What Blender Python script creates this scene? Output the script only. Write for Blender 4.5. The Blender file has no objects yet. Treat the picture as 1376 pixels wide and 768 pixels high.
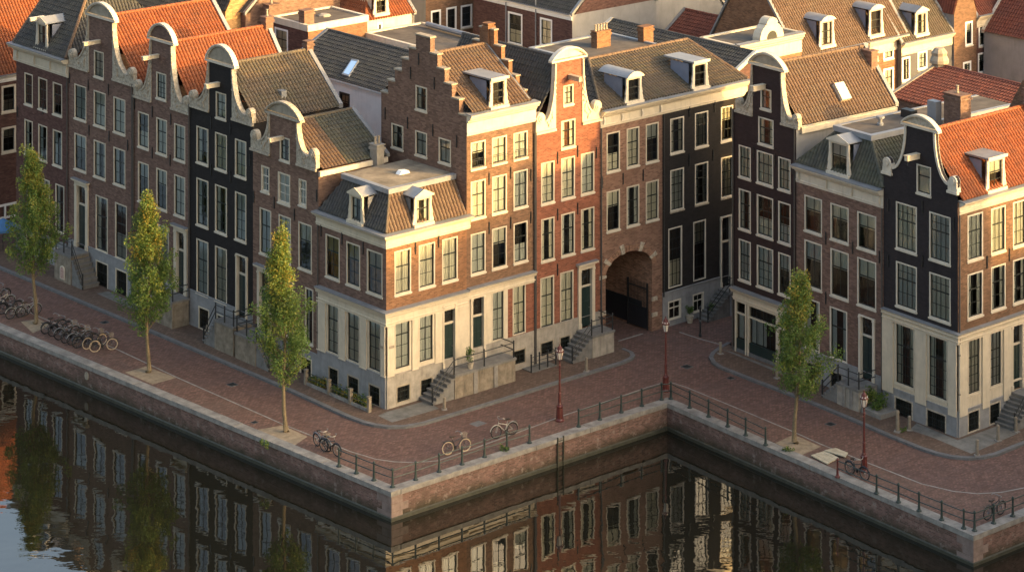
import bpy, bmesh, math, random
from mathutils import Vector, Matrix
from mathutils.geometry import delaunay_2d_cdt
random.seed(7)
C = bpy.context.scene.collection
R = math.radians
# ---------------------------------------------------------------- survey: camera height, focal length and horizon of the view
H, F, CX, YH = 55.0, 3550.0, 688.0, -720.0
def G(x, y, z=0.0):
    d = F*(H-z)/(y-YH)
    return Vector(((x-CX)*d/F, d, z))
TA = Vector((.658, -.753, 0)).normalized(); NA = Vector((-.753, -.658, 0)).normalized()
TB = Vector((.7536, .6574, 0)).normalized(); NB = Vector((.6574, -.7536, 0)).normalized()
class Fr:
    """a vertical plane: u along it, v outward, z up"""
    def __init__(s, P0, t, n, w):
        s.P0 = Vector((P0.x, P0.y, 0)); s.t = t.normalized(); s.n = n.normalized(); s.w = w; s.inn = -s.n
    @staticmethod
    def two(a, b):
        a = Vector((a.x, a.y, 0)); b = Vector((b.x, b.y, 0)); t = (b-a).normalized()
        return Fr(a, t, Vector((t.y, -t.x, 0)), (b-a).length)
    @staticmethod
    def at(x, y, z, t, x0, x1):
        p = G(x, y, z); f = Fr(p, t, Vector((t.y, -t.x, 0)), 1)
        u0, u1 = f.u(x0), f.u(x1)
        return Fr(p+f.t*u0, t, f.n, u1-u0)
    def u(s, x):
        a = (x-CX)/F; k = (s.P0.x*s.n.x+s.P0.y*s.n.y)/(a*s.n.x+s.n.y)
        return (a*k-s.P0.x)*s.t.x+(k-s.P0.y)*s.t.y
    def z(s, x, y):
        a = (x-CX)/F; k = (s.P0.x*s.n.x+s.P0.y*s.n.y)/(a*s.n.x+s.n.y)
        return H-(y-YH)/F*k
    def P(s, u, v, z): return s.P0+s.t*u+(s.n*v if v >= 0 else s.inn*-v)+Vector((0, 0, z))
    def back(s, u):      # the plane through u that runs straight into the house
        t = s.inn.normalized(); return Fr(s.P(u, 0, 0), t, Vector((t.y, -t.x, 0)), 1)
    def sub(s, u0, u1, v=0): return Fr(s.P(u0, v, 0), s.t, s.n, u1-u0)
WORLD = Fr(Vector((0, 0, 0)), Vector((1, 0, 0)), Vector((0, -1, 0)), 1)
# ---------------------------------------------------------------- node materials
def newmat(name):
    m = bpy.data.materials.new(name); m.use_nodes = True; nt = m.node_tree; nt.nodes.clear()
    return m, nt
def N(nt, typ, **kw):
    n = nt.nodes.new(typ)
    for k, v in kw.items():
        if k in n.inputs: n.inputs[k].default_value = v
        else: setattr(n, k, v)
    return n
def mix(nt, fac, a, b, mode='MIX'):
    n = nt.nodes.new('ShaderNodeMix'); n.data_type = 'RGBA'; n.blend_type = mode
    for i, s in ((0, fac), (6, a), (7, b)):
        if isinstance(s, (int, float)): n.inputs[i].default_value = s
        elif isinstance(s, tuple): n.inputs[i].default_value = (*s[:3], 1)
        else: nt.links.new(s, n.inputs[i])
    return n.outputs[2]
def math_(nt, op, a, b=0.0, c=None):
    n = nt.nodes.new('ShaderNodeMath'); n.operation = op
    for i, s in ((0, a), (1, b), (2, c)):
        if s is None: continue
        if isinstance(s, (int, float)): n.inputs[i].default_value = s
        else: nt.links.new(s, n.inputs[i])
    return n.outputs[0]
def ramp(nt, src, lo, hi):
    n = nt.nodes.new('ShaderNodeMapRange'); n.inputs[1].default_value = lo; n.inputs[2].default_value = hi
    nt.links.new(src, n.inputs[0]); return n.outputs[0]
def coords(nt, kind='UV'):
    return nt.nodes.new('ShaderNodeTexCoord').outputs[kind]
def noise(nt, vec, scale, detail=3, rough=.6, stretch=None):
    if stretch:
        mp = N(nt, 'ShaderNodeMapping'); mp.inputs['Scale'].default_value = stretch; nt.links.new(vec, mp.inputs[0]); vec = mp.outputs[0]
    n = N(nt, 'ShaderNodeTexNoise'); n.inputs['Scale'].default_value = scale; n.inputs['Detail'].default_value = detail
    n.inputs['Roughness'].default_value = rough; nt.links.new(vec, n.inputs['Vector'])
    return n.outputs['Fac']
def finish(nt, col, rough=.8, bump=None, bs=.4, bd=.02, spec=.3, metal=0.0):
    b = N(nt, 'ShaderNodeBsdfPrincipled'); o = N(nt, 'ShaderNodeOutputMaterial')
    if isinstance(col, tuple): b.inputs['Base Color'].default_value = (*col[:3], 1)
    else: nt.links.new(col, b.inputs['Base Color'])
    if isinstance(rough, (int, float)): b.inputs['Roughness'].default_value = rough
    else: nt.links.new(rough, b.inputs['Roughness'])
    b.inputs['Specular IOR Level'].default_value = spec; b.inputs['Metallic'].default_value = metal
    if bump is not None:
        k = N(nt, 'ShaderNodeBump'); k.inputs['Strength'].default_value = bs; k.inputs['Distance'].default_value = bd
        nt.links.new(bump, k.inputs['Height']); nt.links.new(k.outputs[0], b.inputs['Normal'])
    nt.links.new(b.outputs[0], o.inputs[0]); return b
def mul(c, k): return tuple(min(1, x*k) for x in c[:3])
def brick(name, col, mortar=None, w=.27, h=.095, var=.48, stain=.68, rot=0, msize=.010, blot=None, algae=False):
    m, nt = newmat(name); uv = coords(nt)
    if rot:
        mp = N(nt, 'ShaderNodeMapping'); mp.inputs['Rotation'].default_value = (0, 0, R(rot)); nt.links.new(uv, mp.inputs[0]); uvb = mp.outputs[0]
    else: uvb = uv
    b = N(nt, 'ShaderNodeTexBrick'); nt.links.new(uvb, b.inputs['Vector'])
    b.inputs['Scale'].default_value = 1; b.inputs['Brick Width'].default_value = w; b.inputs['Row Height'].default_value = h
    b.inputs['Mortar Size'].default_value = msize; b.inputs['Bias'].default_value = 0
    b.inputs['Color1'].default_value = (*mul(col, 1-var), 1); b.inputs['Color2'].default_value = (*mul(col, 1+var), 1)
    b.inputs['Mortar'].default_value = (*(mortar or mul(col, .8)), 1)
    big = noise(nt, uv, .35, 5, .65); streak = noise(nt, uv, 1.0, 4, .6, (1.6, .22, 1)); fine = noise(nt, uv, 6, 4, .7)
    c = mix(nt, math_(nt, 'MULTIPLY', ramp(nt, big, .45, .75), stain), b.outputs[0], blot or mul(col, .55))
    c = mix(nt, math_(nt, 'MULTIPLY', ramp(nt, streak, .5, .8), stain*.7), c, mul(col, .5))
    c = mix(nt, math_(nt, 'MULTIPLY', ramp(nt, streak, .42, .2), stain*.5), c, mul(col, 1.5))
    med = noise(nt, uv, 2.2, 5, .7); c = mix(nt, math_(nt, 'MULTIPLY', ramp(nt, med, .5, .72), .4), c, mul(col, 1.6)); c = mix(nt, math_(nt, 'MULTIPLY', ramp(nt, med, .48, .3), .45), c, mul(col, .5)); c = mix(nt, math_(nt, 'MULTIPLY', ramp(nt, fine, .3, .7), .5), mix(nt, .5, c, mul(col, .7)), c)
    if algae:
        oz = N(nt, 'ShaderNodeSeparateXYZ'); nt.links.new(coords(nt, 'Object'), oz.inputs[0]); lv = math_(nt, 'ADD', oz.outputs[2], math_(nt, 'MULTIPLY', streak, .9))
        c = mix(nt, math_(nt, 'MULTIPLY', ramp(nt, lv, -.35, -.95), .85), c, (.028, .030, .016)); c = mix(nt, math_(nt, 'MULTIPLY', ramp(nt, med, .56, .66), .5), c, (.27, .24, .21))
    hgt = math_(nt, 'ADD', math_(nt, 'MULTIPLY', b.outputs[1], -1.0), fine)
    finish(nt, c, .88, hgt, .35, .012, .2); return m
def plain(name, col, rough=.6, var=.18, scale=1.5, spec=.35, metal=0.0, dirt=.35, bumps=.15):
    m, nt = newmat(name); uv = coords(nt)
    a = noise(nt, uv, scale, 6, .65); s = noise(nt, uv, 1.3, 5, .6, (2.5, .35, 1)); f = noise(nt, uv, 14, 3, .6)
    c = mix(nt, ramp(nt, a, .3, .7), mul(col, 1-var), mul(col, 1+var))
    c = mix(nt, math_(nt, 'MULTIPLY', ramp(nt, s, .52, .8), dirt), c, mul(col, .45))
    finish(nt, c, rough, f, bumps, .01, spec, metal); return m
def tile(name, c1, c2, c3, tw=.25, th=.36, lichen=(.2, .19, .12), lam=.25):
    m, nt = newmat(name); uv = coords(nt); sp = N(nt, 'ShaderNodeSeparateXYZ'); nt.links.new(uv, sp.inputs[0])
    iu = math_(nt, 'FLOOR', math_(nt, 'DIVIDE', math_(nt, 'ADD', sp.outputs[0], 0.0), tw)); iv = math_(nt, 'FLOOR', math_(nt, 'DIVIDE', sp.outputs[1], th))
    cb = N(nt, 'ShaderNodeCombineXYZ'); nt.links.new(iu, cb.inputs[0]); nt.links.new(iv, cb.inputs[1])
    wn = N(nt, 'ShaderNodeTexWhiteNoise'); wn.noise_dimensions = '2D'; nt.links.new(cb.outputs[0], wn.inputs['Vector'])
    av = tuple((a+b+c)/3 for a, b, c in zip(c1, c2, c3)); c1 = tuple(.45*a+.55*b for a, b in zip(c1, av)); c3 = tuple(.45*a+.55*b for a, b in zip(c3, av)); cr = N(nt, 'ShaderNodeValToRGB'); cr.color_ramp.elements[0].color = (*c1, 1); cr.color_ramp.elements[1].color = (*c3, 1)
    e = cr.color_ramp.elements.new(.5); e.color = (*c2, 1); nt.links.new(wn.outputs[0], cr.inputs[0])
    big = noise(nt, uv, .55, 6, .72); fine = noise(nt, uv, 7, 4, .7); med = noise(nt, uv, 2.0, 5, .7)
    c = mix(nt, math_(nt, 'MULTIPLY', ramp(nt, big, .42, .68), min(1, lam*2.4)), cr.outputs[0], lichen)
    c = mix(nt, math_(nt, 'MULTIPLY', ramp(nt, med, .5, .72), .6), c, mul(c1, .45)); c = mix(nt, math_(nt, 'MULTIPLY', ramp(nt, med, .46, .28), .4), c, mul(c3, 1.25))
    c = mix(nt, math_(nt, 'MULTIPLY', ramp(nt, fine, .5, .75), .45), c, mul(c1, .6))
    finish(nt, c, .8, fine, .25, .01, .3); return m
M = {}
M['brick_plum'] = brick('plum brown brick', (.195, .122, .094))
M['brick_brown'] = brick('brown brick', (.205, .128, .094))
M['brick_darkred'] = brick('dark red brown brick', (.128, .070, .058))
M['brick_orange'] = brick('orange brown brick', (.225, .112, .060), mortar=(.24, .175, .115))
M['brick_step'] = brick('worn brown brick', (.175, .101, .064), mortar=(.195, .14, .095))
M['brick_red'] = brick('red brick', (.235, .090, .056), mortar=(.28, .15, .10))
M['brick_pink'] = brick('pinkish brown brick', (.24, .135, .095), mortar=(.27, .20, .14))
M['brick_arch'] = brick('rough arch brick', (.30, .16, .10), mortar=(.36, .29, .22), var=.6, w=.3, h=.1)
M['brick_black'] = brick('black painted brick', (.027, .024, .023), mortar=(.022, .02, .019), var=.2, stain=.3)
M['brick_aubergine'] = brick('aubergine painted brick', (.046, .029, .027), mortar=(.036, .024, .023), var=.2, stain=.3)
M['brick_slate'] = brick('blue black painted brick', (.036, .030, .031), mortar=(.028, .024, .025), var=.2, stain=.3)
M['brick_yellow'] = brick('yellow brick', (.40, .24, .11))
M['brick_quay'] = brick('weathered quay brick', (.185, .108, .088), mortar=(.21, .175, .15), var=.55, algae=True, stain=.9, w=.26, h=.085, blot=(.05, .05, .036))
M['road'] = brick('red brick road paving', (.165, .095, .076), mortar=(.085, .062, .05), w=.26, h=.13, var=.5, stain=.8, rot=0, msize=.02, blot=(.10, .075, .07))
M['verge'] = brick('quay side brick paving', (.185, .107, .083), mortar=(.09, .066, .05), w=.26, h=.13, var=.5, stain=.95, msize=.02, blot=(.12, .095, .075))
M['walk'] = brick('brown pavement brick', (.150, .100, .074), mortar=(.09, .07, .05), w=.26, h=.13, var=.45, stain=.8, msize=.018)
M['slab'] = plain('grey pavement slabs', (.15, .145, .13), .8, .35, 1.4, dirt=.5)
M['wet'] = plain('wet algae stained stone', (.045, .045, .032), .6, .4, 2, dirt=.5)
M['quoin'] = plain('reddish quay stone', (.20, .15, .13), .8, .3, 2, dirt=.6)
M['kerb'] = plain('blue grey kerb stone', (.125, .125, .125), .75, .3, 2, dirt=.5)
M['granite'] = plain('pale granite', (.225, .21, .188), .8, .4, 1.6, dirt=.5)
M['sand'] = plain('sandy tree pit soil', (.27, .21, .14), .95, .3, 2.5, dirt=.3, bumps=.5)
M['cream'] = plain('cream paint', (.56, .485, .365), .5, .12, 1.4, dirt=.5)
M['creamw'] = plain('warm white paint', (.58, .52, .42), .5, .12, 1.4, dirt=.55)
M['white'] = plain('white paint', (.76, .75, .72), .5, .06, 1.0, dirt=.25)
M['whitew'] = plain('white rendered wall', (.80, .80, .78), .8, .08, .8, dirt=.25)
M['carved'] = plain('carved grey sandstone', (.40, .345, .265), .85, .45, 5, dirt=.5, bumps=.9)
M['sandstone'] = plain('sandstone', (.31, .265, .20), .85, .25, 2.5, dirt=.5, bumps=.4)
M['plinth'] = plain('blue grey stone plinth', (.235, .235, .235), .75, .2, 1.6, dirt=.45)
M['plinthw'] = plain('warm grey stone plinth', (.31, .28, .235), .75, .3, 1.6, dirt=.8)
M['step'] = plain('grey stone steps', (.165, .16, .15), .7, .3, 2, dirt=.6)
M['lead'] = plain('lead sheet', (.19, .195, .20), .5, .2, 1.2, spec=.5, dirt=.4)
M['zinc'] = plain('zinc sheet', (.23, .24, .255), .45, .15, 1.2, spec=.5, dirt=.3)
M['pipe'] = plain('dark painted pipe', (.065, .06, .055), .5, .2, 2)
M['stoop'] = plain('stained stoop stone', (.215, .18, .135), .85, .4, 2.0, dirt=.95)
M['felt'] = plain('grey roofing felt', (.10, .085, .07), .9, .35, .9, dirt=.5)
M['feltp'] = plain('pale mineral felt', (.23, .195, .145), .85, .45, .9, dirt=.5)
M['greydark'] = plain('dark grey painted wall', (.085, .085, .09), .8, .2, .9, dirt=.4)
M['greywall'] = plain('grey render', (.26, .255, .25), .85, .15, .7, dirt=.4)
M['iron'] = plain('black painted iron', (.018, .020, .021), .45, .2, 3, spec=.5, dirt=.2)
M['greeniron'] = plain('dark green painted iron', (.020, .034, .030), .45, .2, 3, spec=.5, dirt=.2)
M['redpaint'] = plain('oxblood lamp paint', (.085, .018, .015), .4, .15, 3, spec=.5, dirt=.2)
M['sash'] = plain('dark green black sash paint', (.016, .020, .018), .4, .15, 3, spec=.5, dirt=.1)
M['sashw'] = plain('off white sash paint', (.62, .57, .47), .5, .1, 3, dirt=.15)
M['door'] = plain('dark green door paint', (.016, .030, .028), .35, .15, 2, spec=.5, dirt=.15)
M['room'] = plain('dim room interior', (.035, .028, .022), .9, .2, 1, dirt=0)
M['roomsun'] = plain('room interior with sun in its colour', (.42, .19, .07), .9, .5, 2.5, dirt=.2)  # warm sun passing through the rooms is put into this wall colour
M['curtain'] = plain('net curtain', (.74, .69, .58), .9, .12, 3, dirt=0)
M['curtaing'] = plain('grey net curtain', (.56, .57, .55), .9, .12, 3, dirt=0)
M['blind'] = plain('ochre blind', (.42, .30, .15), .9, .1, 3, dirt=0)
M['bark'] = plain('tree bark', (.16, .125, .075), .95, .35, 5, dirt=.5, bumps=.9)
M['rubber'] = plain('black rubber', (.022, .022, .022), .8, .2, 4)
M['rubberw'] = plain('pale tyre rubber', (.42, .33, .22), .8, .15, 4)
M['chrome'] = plain('dull steel', (.22, .22, .22), .4, .15, 4, metal=.8, dirt=.3)
M['bikeblack'] = plain('black bicycle enamel', (.018, .020, .024), .35, .2, 4, spec=.5)
M['bikegrey'] = plain('grey bicycle enamel', (.18, .19, .20), .4, .2, 4, spec=.5)
M['bikepale'] = plain('pale bicycle enamel', (.30, .28, .24), .4, .15, 4, spec=.5)
M['leather'] = plain('dark saddle leather', (.035, .026, .02), .6, .2, 4)
M['tarp'] = plain('black tarpaulin', (.02, .021, .024), .55, .25, 2, spec=.4)
M['bluecloth'] = plain('blue canvas', (.05, .14, .30), .8, .2, 2)
M['board'] = plain('pale worn boards', (.42, .37, .27), .85, .25, 2, dirt=.4)
M['bluegrey'] = plain('blue grey painted boards', (.19, .21, .27), .6, .1, 1, dirt=.3)
M['lampglass'] = plain('milky lamp glass', (.62, .58, .50), .25, .1, 2, spec=.6)
M['blueplate'] = plain('dark blue enamel plate', (.03, .05, .12), .4, .1, 2)
M['pink'] = plain('faded poster paper', (.42, .28, .23), .8, .5, 9, dirt=.3)
M['t_orange'] = tile('orange pantiles', (.195, .054, .021), (.25, .076, .028), (.32, .106, .039), lichen=(.13, .062, .036), lam=.3)
M['t_red'] = tile('red brown pantiles', (.135, .040, .026), (.17, .053, .033), (.21, .070, .042), lichen=(.10, .05, .04))
M['t_brown'] = tile('brown pantiles', (.110, .068, .043), (.140, .088, .057), (.175, .114, .074), lichen=(.12, .095, .065))
M['t_mix'] = tile('mottled grey brown pantiles', (.085, .068, .052), (.112, .088, .064), (.155, .110, .070), lichen=(.10, .09, .06), lam=.4)
M['t_dark'] = tile('dark grey pantiles', (.040, .040, .042), (.060, .059, .058), (.090, .084, .075), lichen=(.085, .08, .055))
M['t_moss'] = tile('mossy dark pantiles', (.055, .055, .048), (.085, .082, .065), (.12, .11, .08), lichen=(.085, .09, .05))
def glassmat():
    m, nt = newmat('old window glass'); uv = coords(nt)
    g = N(nt, 'ShaderNodeBsdfGlossy'); g.inputs['Roughness'].default_value = .015; g.inputs['Color'].default_value = (.95, .97, 1, 1)
    t = N(nt, 'ShaderNodeBsdfTransparent'); t.inputs['Color'].default_value = (.86, .90, .88, 1)
    k = N(nt, 'ShaderNodeBump'); k.inputs['Strength'].default_value = .12; k.inputs['Distance'].default_value = .02
    nt.links.new(noise(nt, uv, 2.2, 2, .5), k.inputs['Height']); nt.links.new(k.outputs[0], g.inputs['Normal'])
    fr = N(nt, 'ShaderNodeFresnel'); fr.inputs['IOR'].default_value = 1.7
    mx = N(nt, 'ShaderNodeMixShader'); o = N(nt, 'ShaderNodeOutputMaterial')
    nt.links.new(fr.outputs[0], mx.inputs[0]); nt.links.new(t.outputs[0], mx.inputs[1]); nt.links.new(g.outputs[0], mx.inputs[2])
    nt.links.new(mx.outputs[0], o.inputs[0]); return m
M['glass'] = glassmat()
def watermat():
    m, nt = newmat('dark canal water'); uv = coords(nt, 'Object')
    a = noise(nt, uv, .40, 2, .45, (1, 1.5, 1)); b = noise(nt, uv, 1.5, 2, .5, (1, 1.5, 1)); w = noise(nt, uv, .06, 2, .5)
    hgt = math_(nt, 'MULTIPLY', math_(nt, 'ADD', a, math_(nt, 'MULTIPLY', b, .22)), ramp(nt, w, .25, .75))
    bs = finish(nt, (.010, .0095, .006), .008, hgt, .20, .10, 1.0); bs.inputs['IOR'].default_value = 1.6; return m
M['water'] = watermat()
def leafmat(name, col):
    m, nt = newmat(name); o = N(nt, 'ShaderNodeOutputMaterial')
    d = N(nt, 'ShaderNodeBsdfPrincipled'); d.inputs['Base Color'].default_value = (*col, 1); d.inputs['Roughness'].default_value = .55; d.inputs['Specular IOR Level'].default_value = .3
    t = N(nt, 'ShaderNodeBsdfTranslucent'); t.inputs['Color'].default_value = (*mul(col, 1.4), 1); mx = N(nt, 'ShaderNodeMixShader'); mx.inputs[0].default_value = .4
    nt.links.new(d.outputs[0], mx.inputs[1]); nt.links.new(t.outputs[0], mx.inputs[2]); nt.links.new(mx.outputs[0], o.inputs[0]); return m
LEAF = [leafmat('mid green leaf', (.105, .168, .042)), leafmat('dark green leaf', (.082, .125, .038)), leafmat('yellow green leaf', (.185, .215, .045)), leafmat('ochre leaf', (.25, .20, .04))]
# ---------------------------------------------------------------- mesh builder
def inpoly(x, y, poly):
    r = False; j = len(poly)-1
    for i in range(len(poly)):
        xi, yi = poly[i]; xj, yj = poly[j]
        if (yi > y) != (yj > y) and x < (xj-xi)*(y-yi)/(yj-yi)+xi: r = not r
        j = i
    return r
def tri(outline, holes):
    vs = []; es = []
    for poly in [outline]+holes:
        b = len(vs); vs += [Vector(p) for p in poly]; es += [(b+i, b+(i+1) % len(poly)) for i in range(len(poly))]
    v, _, f, _, _, _ = delaunay_2d_cdt(vs, es, [], 0, 1e-5)
    out = []
    for t in f:
        cx = sum(v[i].x for i in t)/len(t); cy = sum(v[i].y for i in t)/len(t)
        if inpoly(cx, cy, outline) and not any(inpoly(cx, cy, h) for h in holes): out.append(tuple(t))
    return v, out
class MB:
    def __init__(s): s.v = []; s.f = []; s.m = []
    def add(s, pts, faces, mi=0):
        b = len(s.v); s.v += [Vector(p) for p in pts]
        for f in faces: s.f.append(tuple(b+i for i in f)); s.m.append(mi)
    def quad(s, a, b, c, d, mi=0): s.add([a, b, c, d], [(0, 1, 2, 3)], mi)
    def box(s, fr, u0, u1, v0, v1, z0, z1, mi=0):
        p = [fr.P(u, v, z) for z in (z0, z1) for u, v in ((u0, v0), (u1, v0), (u1, v1), (u0, v1))]
        s.add(p, [(0, 1, 2, 3), (4, 5, 6, 7), (0, 1, 5, 4), (1, 2, 6, 5), (2, 3, 7, 6), (3, 0, 4, 7)], mi)
    def prism(s, fr, poly, v0, v1, mi=0):
        n = len(poly); p = [fr.P(u, v0, z) for u, z in poly]+[fr.P(u, v1, z) for u, z in poly]
        s.add(p, [tuple(range(n)), tuple(range(2*n-1, n-1, -1))]+[(i, (i+1) % n, n+(i+1) % n, n+i) for i in range(n)], mi)
    def slabpoly(s, poly, z0, z1, mi=0):
        v, f = tri([(p[0], p[1]) for p in poly], []); s.add([(p.x, p.y, z1) for p in v], f, mi)
        n = len(poly); s.add([(p[0], p[1], z0) for p in poly]+[(p[0], p[1], z1) for p in poly], [(i, (i+1) % n, n+(i+1) % n, n+i) for i in range(n)], mi)
    def sheet(s, fr, v, outline, holes, mi=0):
        vv, f = tri(outline, holes); s.add([fr.P(p.x, v, p.y) for p in vv], f, mi)
    def rev(s, fr, poly, v0, v1, mi=0):
        n = len(poly); s.add([fr.P(u, v0, z) for u, z in poly]+[fr.P(u, v1, z) for u, z in poly], [(i, (i+1) % n, n+(i+1) % n, n+i) for i in range(n)], mi)
    def prof(s, fr, u0, u1, pf, mi=0):
        n = len(pf); p = [fr.P(u0, v, z) for v, z in pf]+[fr.P(u1, v, z) for v, z in pf]
        s.add(p, [tuple(range(n)), tuple(range(2*n-1, n-1, -1))]+[(i, (i+1) % n, n+(i+1) % n, n+i) for i in range(n)], mi)
    def sweep(s, path, pf, mi=0, closed=False):
        """profile (offset to the right of the path, z) along a 2D path, mitred"""
        P = [Vector((p[0], p[1], 0)) for p in path]; k = len(P); ns = []
        for i in range(k-1): d = (P[i+1]-P[i]).normalized(); ns.append(Vector((d.y, -d.x, 0)))
        n = len(pf); pts = []
        for i in range(k):
            a = ns[max(0, i-1)]; b = ns[min(k-2, i)]; m = (a+b)/(1+a.dot(b))
            pts += [P[i]+m*o+Vector((0, 0, z)) for o, z in pf]
        fs = [(i*n+j, i*n+(j+1) % n, (i+1)*n+(j+1) % n, (i+1)*n+j) for i in range(k-1) for j in range(n)]
        s.add(pts, fs+[tuple(range(n)), tuple(range((k-1)*n+n-1, (k-1)*n-1, -1))], mi)
    def tube(s, pts, r, seg=6, mi=0, cap=True):
        pts = [Vector(p) for p in pts]; k = len(pts); rr = r if isinstance(r, (list, tuple)) else [r]*k; o = []
        for i, p in enumerate(pts):
            d = (pts[min(k-1, i+1)]-pts[max(0, i-1)]).normalized(); a = d.orthogonal() if abs(d.z) > .9 else d.cross(Vector((0, 0, 1)))
            a.normalize(); b = d.cross(a)
            if abs(d.z) > .9: a = Vector((1, 0, 0)); a = (a-d*a.dot(d)).normalized(); b = d.cross(a)
            o += [p+(a*math.cos(2*math.pi*j/seg)+b*math.sin(2*math.pi*j/seg))*rr[i] for j in range(seg)]
        fs = [(i*seg+j, i*seg+(j+1) % seg, (i+1)*seg+(j+1) % seg, (i+1)*seg+j) for i in range(k-1) for j in range(seg)]
        if cap: fs += [tuple(range(seg-1, -1, -1)), tuple(range((k-1)*seg, k*seg))]
        s.add(o, fs, mi)
    def lathe(s, c, pf, seg=10, mi=0):
        c = Vector(c); n = len(pf)
        o = [c+Vector((r*math.cos(2*math.pi*j/seg), r*math.sin(2*math.pi*j/seg), z)) for r, z in pf for j in range(seg)]
        s.add(o, [(i*seg+j, i*seg+(j+1) % seg, (i+1)*seg+(j+1) % seg, (i+1)*seg+j) for i in range(n-1) for j in range(seg)]+[tuple(range(seg-1, -1, -1)), tuple(range((n-1)*seg, n*seg))], mi)
    def build(s, name, mats, parent=None, origin=None, smooth=False):
        if not isinstance(mats, (list, tuple)): mats = [mats]
        mats = [M[m] if isinstance(m, str) else m for m in mats]
        o0 = origin if origin is not None else (parent['_o'] if parent is not None and '_o' in parent else (0, 0, 0))
        o0 = Vector(o0); me = bpy.data.meshes.new(name); me.from_pydata([v-o0 for v in s.v], [], s.f)
        for m in mats: me.materials.append(m)
        me.polygons.foreach_set('material_index', s.m)
        if smooth: me.polygons.foreach_set('use_smooth', [True]*len(s.f))
        uvl = me.uv_layers.new(name='UVMap'); uv = [0.0]*(2*len(me.loops)); V = s.v
        for p in me.polygons:
            n = p.normal
            if n.z < -1e-4: n = -n
            if abs(n.z) > .97: t = TB; b = TA
            else:
                t = Vector((-n.y, n.x, 0)).normalized(); b = n.cross(t)
            for li in p.loop_indices:
                q = V[me.loops[li].vertex_index]; uv[2*li] = q.dot(t); uv[2*li+1] = q.dot(b)
        uvl.data.foreach_set('uv', uv); me.update()
        o = bpy.data.objects.new(name, me); C.objects.link(o)
        o['_o'] = tuple(o0)
        if parent is not None: o.parent = parent
        elif origin is not None: o.location = o0
        return o
def tag(o, label=None, cat=None, group=None, kind=None):
    for k, v in (('label', label), ('category', cat), ('group', group), ('kind', kind)):
        if v: o[k] = v
    return o
def thing(name, label, cat, loc, group=None, rz=0):
    o = bpy.data.objects.new(name, None); C.objects.link(o); o.location = loc; o.rotation_euler.z = rz; o['_o'] = tuple(loc)
    o.empty_display_size = .3
    return tag(o, label, cat, group)
def local(name, label, cat, group=None):     # a prototype at the origin
    return thing(name, label, cat, (0, 0, 0), group)
def dup(o, loc=None, rz=None, label=None, group=None, parent=None, mats=None):
    c = o.copy(); C.objects.link(c)
    if parent is not None: c.parent = parent
    for ch in list(o.children): dup(ch, parent=c)
    if loc is not None: c.location = loc
    if rz is not None: c.rotation_euler.z = rz
    if label: c['label'] = label
    if group: c['group'] = group
    return c
# ---------------------------------------------------------------- roofs of real pantiles
TW, TH = .25, .36
def tiles(name, polys, mat, parent):
    bm = bmesh.new(); allv = []
    for poly in polys:
        poly = [Vector(p) for p in poly]; n = Vector((0, 0, 0))
        for i in range(len(poly)): n += (poly[i]-poly[0]).cross(poly[(i+1) % len(poly)]-poly[0])
        n.normalize()
        if n.z < 0: n = -n
        t = Vector((-n.y, n.x, 0)).normalized(); b = n.cross(t); d0 = poly[0].dot(n)
        us = [p.dot(t) for p in poly]; vs = [p.dot(b) for p in poly]
        i0, i1 = math.floor(min(us)/TW)-1, math.ceil(max(us)/TW)+1; j0, j1 = math.floor(min(vs)/TH)-1, math.ceil(max(vs)/TH)+1
        sub = bmesh.new(); S = 6; cols = [(i+k/S)*TW for i in range(i0, i1) for k in range(S)]+[i1*TW]
        def hcol(u): return   .10*abs(math.sin(math.pi*u/TW))**.75
        prev = None; rnd = random.Random(len(poly)*7+int(abs(us[0])*10))
        for j in range(j0, j1):
            lo = []; hi = []
            jit = [rnd.uniform(-.006, .006) for _ in range(i1-i0+1)]
            for q, u in enumerate(cols):
                h = hcol(u)+jit[min(q//S, i1-i0-1)]
                lo.append(sub.verts.new(t*u+b*(j*TH)+n*(d0+h+.038))); hi.append(sub.verts.new(t*u+b*((j+1)*TH)+n*(d0+h)))
            for q in range(len(cols)-1): sub.faces.new((lo[q], lo[q+1], hi[q+1], hi[q]))
            if prev:
                for q in range(len(cols)-1): sub.faces.new((prev[q], prev[q+1], lo[q+1], lo[q]))
            prev = hi
        c = sum(poly, Vector())/len(poly)
        for i in range(len(poly)):
            a, e = poly[i], poly[(i+1) % len(poly)]; pn = (e-a).cross(n).normalized()
            if pn.dot(c-a) > 0: pn = -pn
            bmesh.ops.bisect_plane(sub, geom=sub.verts[:]+sub.edges[:]+sub.faces[:], plane_co=a, plane_no=pn, clear_outer=True)
        me = bpy.data.meshes.new('tmp'); sub.to_mesh(me); sub.free(); allv.append((me, t, b))
    o0 = Vector(parent['_o']); V = []; Fa = []; UV = []
    for me, t, b in allv:
        base = len(V); V += [v.co-o0 for v in me.vertices]
        for p in me.polygons:
            Fa.append(tuple(base+i for i in p.vertices)); UV += [(me.vertices[i].co.dot(t), me.vertices[i].co.dot(b)) for i in p.vertices]
        bpy.data.meshes.remove(me)
    me = bpy.data.meshes.new(name); me.from_pydata(V, [], Fa); me.materials.append(M[mat])
    uvl = me.uv_layers.new(name='UVMap'); uvl.data.foreach_set('uv', [x for p in UV for x in p]); me.update(); bm.free()
    o = bpy.data.objects.new(name, me); C.objects.link(o); o.parent = parent; o['_o'] = tuple(o0); return o
def ridge(roof, a, b, mat, r=.13):
    m = MB(); a = Vector(a); b = Vector(b); k = max(1, int((b-a).length/.4))
    for i in range(k):
        p, q = a.lerp(b, i/k), a.lerp(b, (i+1.06)/k); m.tube([p, q], [r, r*.86], 7)
    return m.build('ridge_tiles', mat, roof)
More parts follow.
